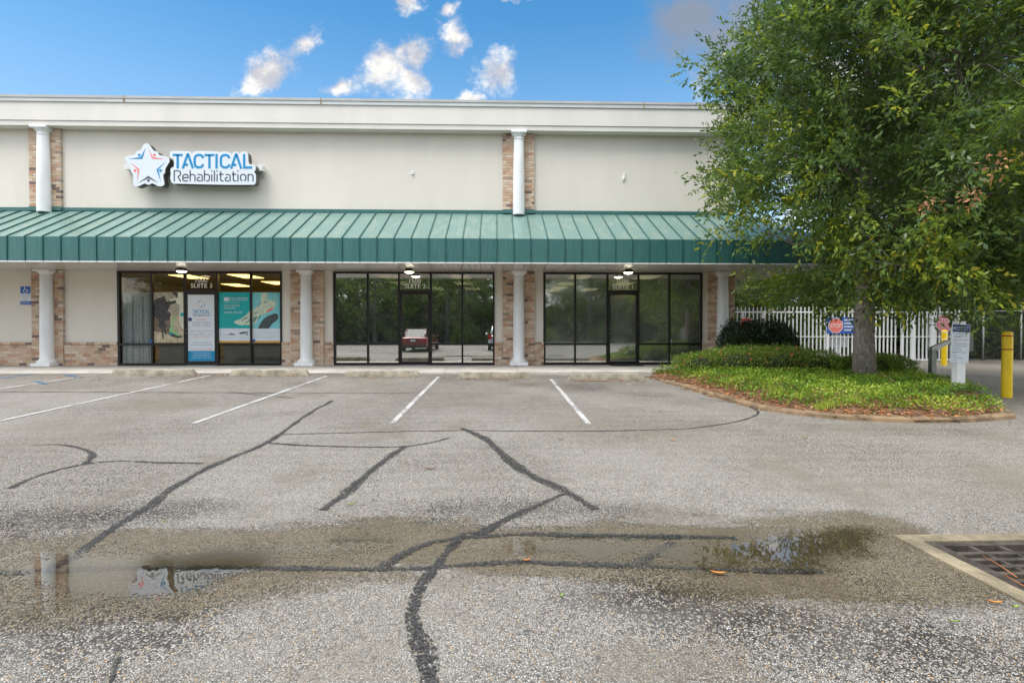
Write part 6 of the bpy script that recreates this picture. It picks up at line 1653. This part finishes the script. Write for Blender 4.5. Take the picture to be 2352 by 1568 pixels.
def car(name, label, paint, loc, rot, hatch=False, Wd=.91, emblem=True):
    """rear at local y = 0 facing +y (towards the shops), nose towards -y"""
    t = thing(name, label, 'car', (0, 0, 0))
    Lc = 4.6 if not hatch else 4.2
    zt = .88 if not hatch else 1.0
    st = [(0.02, .80, .42, zt - .06), (0.10, .87, .28, zt), (.45, .90, .24, zt + .03), (1.1, .91, .22, zt + .02), (2.2, .91, .20, zt), (3.1, .90, .20, zt - .04), (3.8, .87, .22, zt - .14), (4.3, .80, .26, zt - .24), (Lc, .66, .34, zt - .36)]
    v = []; m = MB()
    for (l, w, zb, z1) in st:
        w *= Wd / .91
        sec = [(w * .86, zb), (w * .97, zb + (z1 - zb) * .22), (w, zb + (z1 - zb) * .5), (w * .985, zb + (z1 - zb) * .75), (w * .93, z1 - .03), (w * .80, z1 + .005), (w * .4, z1 + .03)]
        ring = [(-a, -l, z) for a, z in sec] + [(a, -l, z) for a, z in sec[::-1]]
        v += ring
    n = 14; f = [(i * n + k, i * n + k + 1, (i + 1) * n + k + 1, (i + 1) * n + k) for i in range(len(st) - 1) for k in range(n - 1)]
    f += [tuple(range(n)), tuple((len(st) - 1) * n + k for k in range(n))[::-1]]
    m.add(v, f, smooth=True); m.build('body', paint, t, autosmooth=50)
    zr_ = 1.45 if not hatch else 1.58
    gh = [(.42 if not hatch else .12, .66, zt), (1.15 if not hatch else .45, .60, zr_ - .04), (1.7 if not hatch else 1.2, .61, zr_), (2.4, .60, zr_ - .03), (3.25, .70, zt - .02)]
    m = MB(); gv = []
    for l, w, z in gh:
        w *= Wd / .91
        gv += [(-w - .16 * (1 if z > zt + .1 else .1), -l, zt - .02), (-w, -l, z), (w, -l, z), (w + .16 * (1 if z > zt + .1 else .1), -l, zt - .02)]
    gf = [(i * 4 + k, i * 4 + k + 1, (i + 1) * 4 + k + 1, (i + 1) * 4 + k) for i in range(4) for k in range(3)]
    m.add(gv, gf); m.build('glazing', M_CGLASS, t)
    m = MB()
    rv = []
    for l, w, z in gh[1:4]:
        rv += [(-w - .01, -l, z + .004), (-w * .5, -l, z + .035), (w * .5, -l, z + .035), (w + .01, -l, z + .004)]
    m.add(rv, [(i * 4 + k, i * 4 + k + 1, (i + 1) * 4 + k + 1, (i + 1) * 4 + k) for i in range(2) for k in range(3)], smooth=True)
    rf = m.build('roof', paint, t)
    for s in (-1, 1):
        m = MB()
        for i, j in ((0, 1), (3, 4)):
            (l0, w0, z0), (l1, w1_, z1_) = gh[i], gh[j]
            m.tube([(s * w0, -l0, z0 + .01), (s * w1_, -l1, z1_ + .01)], .045, 6)
        m.tube([(s * (gh[2][1] + .15), -1.95, zt), (s * gh[2][1], -1.95, zr_ - .01)], .035, 6)
        m.build('pillar', paint, t)
        m = MB(); m.tube([(s * .95, -2.75, zt + .05), (s * 1.06, -2.78, zt + .09)], [.04, .07], 8); m.build('mirror', paint, t)
        lx0, lx1 = (.42, .84) if not hatch else (.62, .85)
        lz0, lz1 = (zt - .26, zt - .08) if not hatch else (zt - .28, zt + .12)
        m = MB(); pts = [(s * lx0, lz0 + .05), (s * lx1, lz0), (s * (lx1 + .015), lz1), (s * (lx0 + .08), lz1 - .02)]
        m.prism(pts, -.10, .018); m.build('tail_light', M_TAIL, t)
        for l in (.95, Lc - .85):
            m = MB(); x0_, x1_ = (.72 * s, .90 * s)
            rings = []
            for x_, r__ in ((x0_, .30), (x0_ + .02 * s, .325), (x1_ - .02 * s, .325), (x1_, .29)): rings.append([(x_, -l + r__ * math.cos(a), .325 + r__ * math.sin(a)) for a in np.linspace(0, 2 * math.pi, 22, endpoint=False)])
            vv = sum(rings, []); nn_ = 22
            m.add(vv, [(i * nn_ + k, i * nn_ + (k + 1) % nn_, (i + 1) * nn_ + (k + 1) % nn_, (i + 1) * nn_ + k) for i in range(3) for k in range(nn_)] + [tuple(range(nn_)), tuple(3 * nn_ + k for k in range(nn_))[::-1]])
            wh = m.build('wheel', M_TYRE, t)
            m = MB(); m.add([(x1_ + .004 * s, -l + .2 * math.cos(a), .325 + .2 * math.sin(a)) for a in np.linspace(0, 2 * math.pi, 18, endpoint=False)], [tuple(range(18))]); m.build('rim', M_RIM, wh)
    m = MB(); m.prism([(-.84, .24), (.84, .24), (.86, .42), (-.86, .42)], -.12, .035); m.build('rear_bumper', M_BLACK, t)
    m = MB(); m.prism([(-.86, .42), (.86, .42), (.87, .56), (-.87, .56)], -.12, .04); m.build('bumper_cover', paint, t)
    MB().box(-.16, .16, .005, .03, zt - .25, zt - .12).build('licence_plate', pm('plate_white', (.6, .62, .66), .4), t)
    if emblem: 
        m = MB(); zc2 = zt - .055; m.prism([(-.10, zc2 - .018), (-.04, zc2 - .018), (-.04, zc2 - .032), (.04, zc2 - .032), (.04, zc2 - .018), (.10, zc2 - .018), (.085, zc2 + .018), (.04, zc2 + .018), (.04, zc2 + .032), (-.04, zc2 + .032), (-.04, zc2 + .018), (-.085, zc2 + .018)], .0, .03); m.build('bow_tie_emblem', M_GOLD, t)
    t.rotation_euler = (0, 0, R(rot)); t.location = loc
    return t
car('sedan', 'dark red four door sedan parked with its tail towards the shops, mirrored in suite 2', carpaint('red_car_paint', (.20, .012, .014)), (-5.15, -16.9, gzf(-5, 17.5) - .0), 4)
car('hatchback', 'white hatchback parked with its tail towards the shops, half mirrored in suite 2', carpaint('white_car_paint', (.66, .67, .66)), (.35, -17.6, gzf(0, 18.5) - .0), 0, True, .88, False)
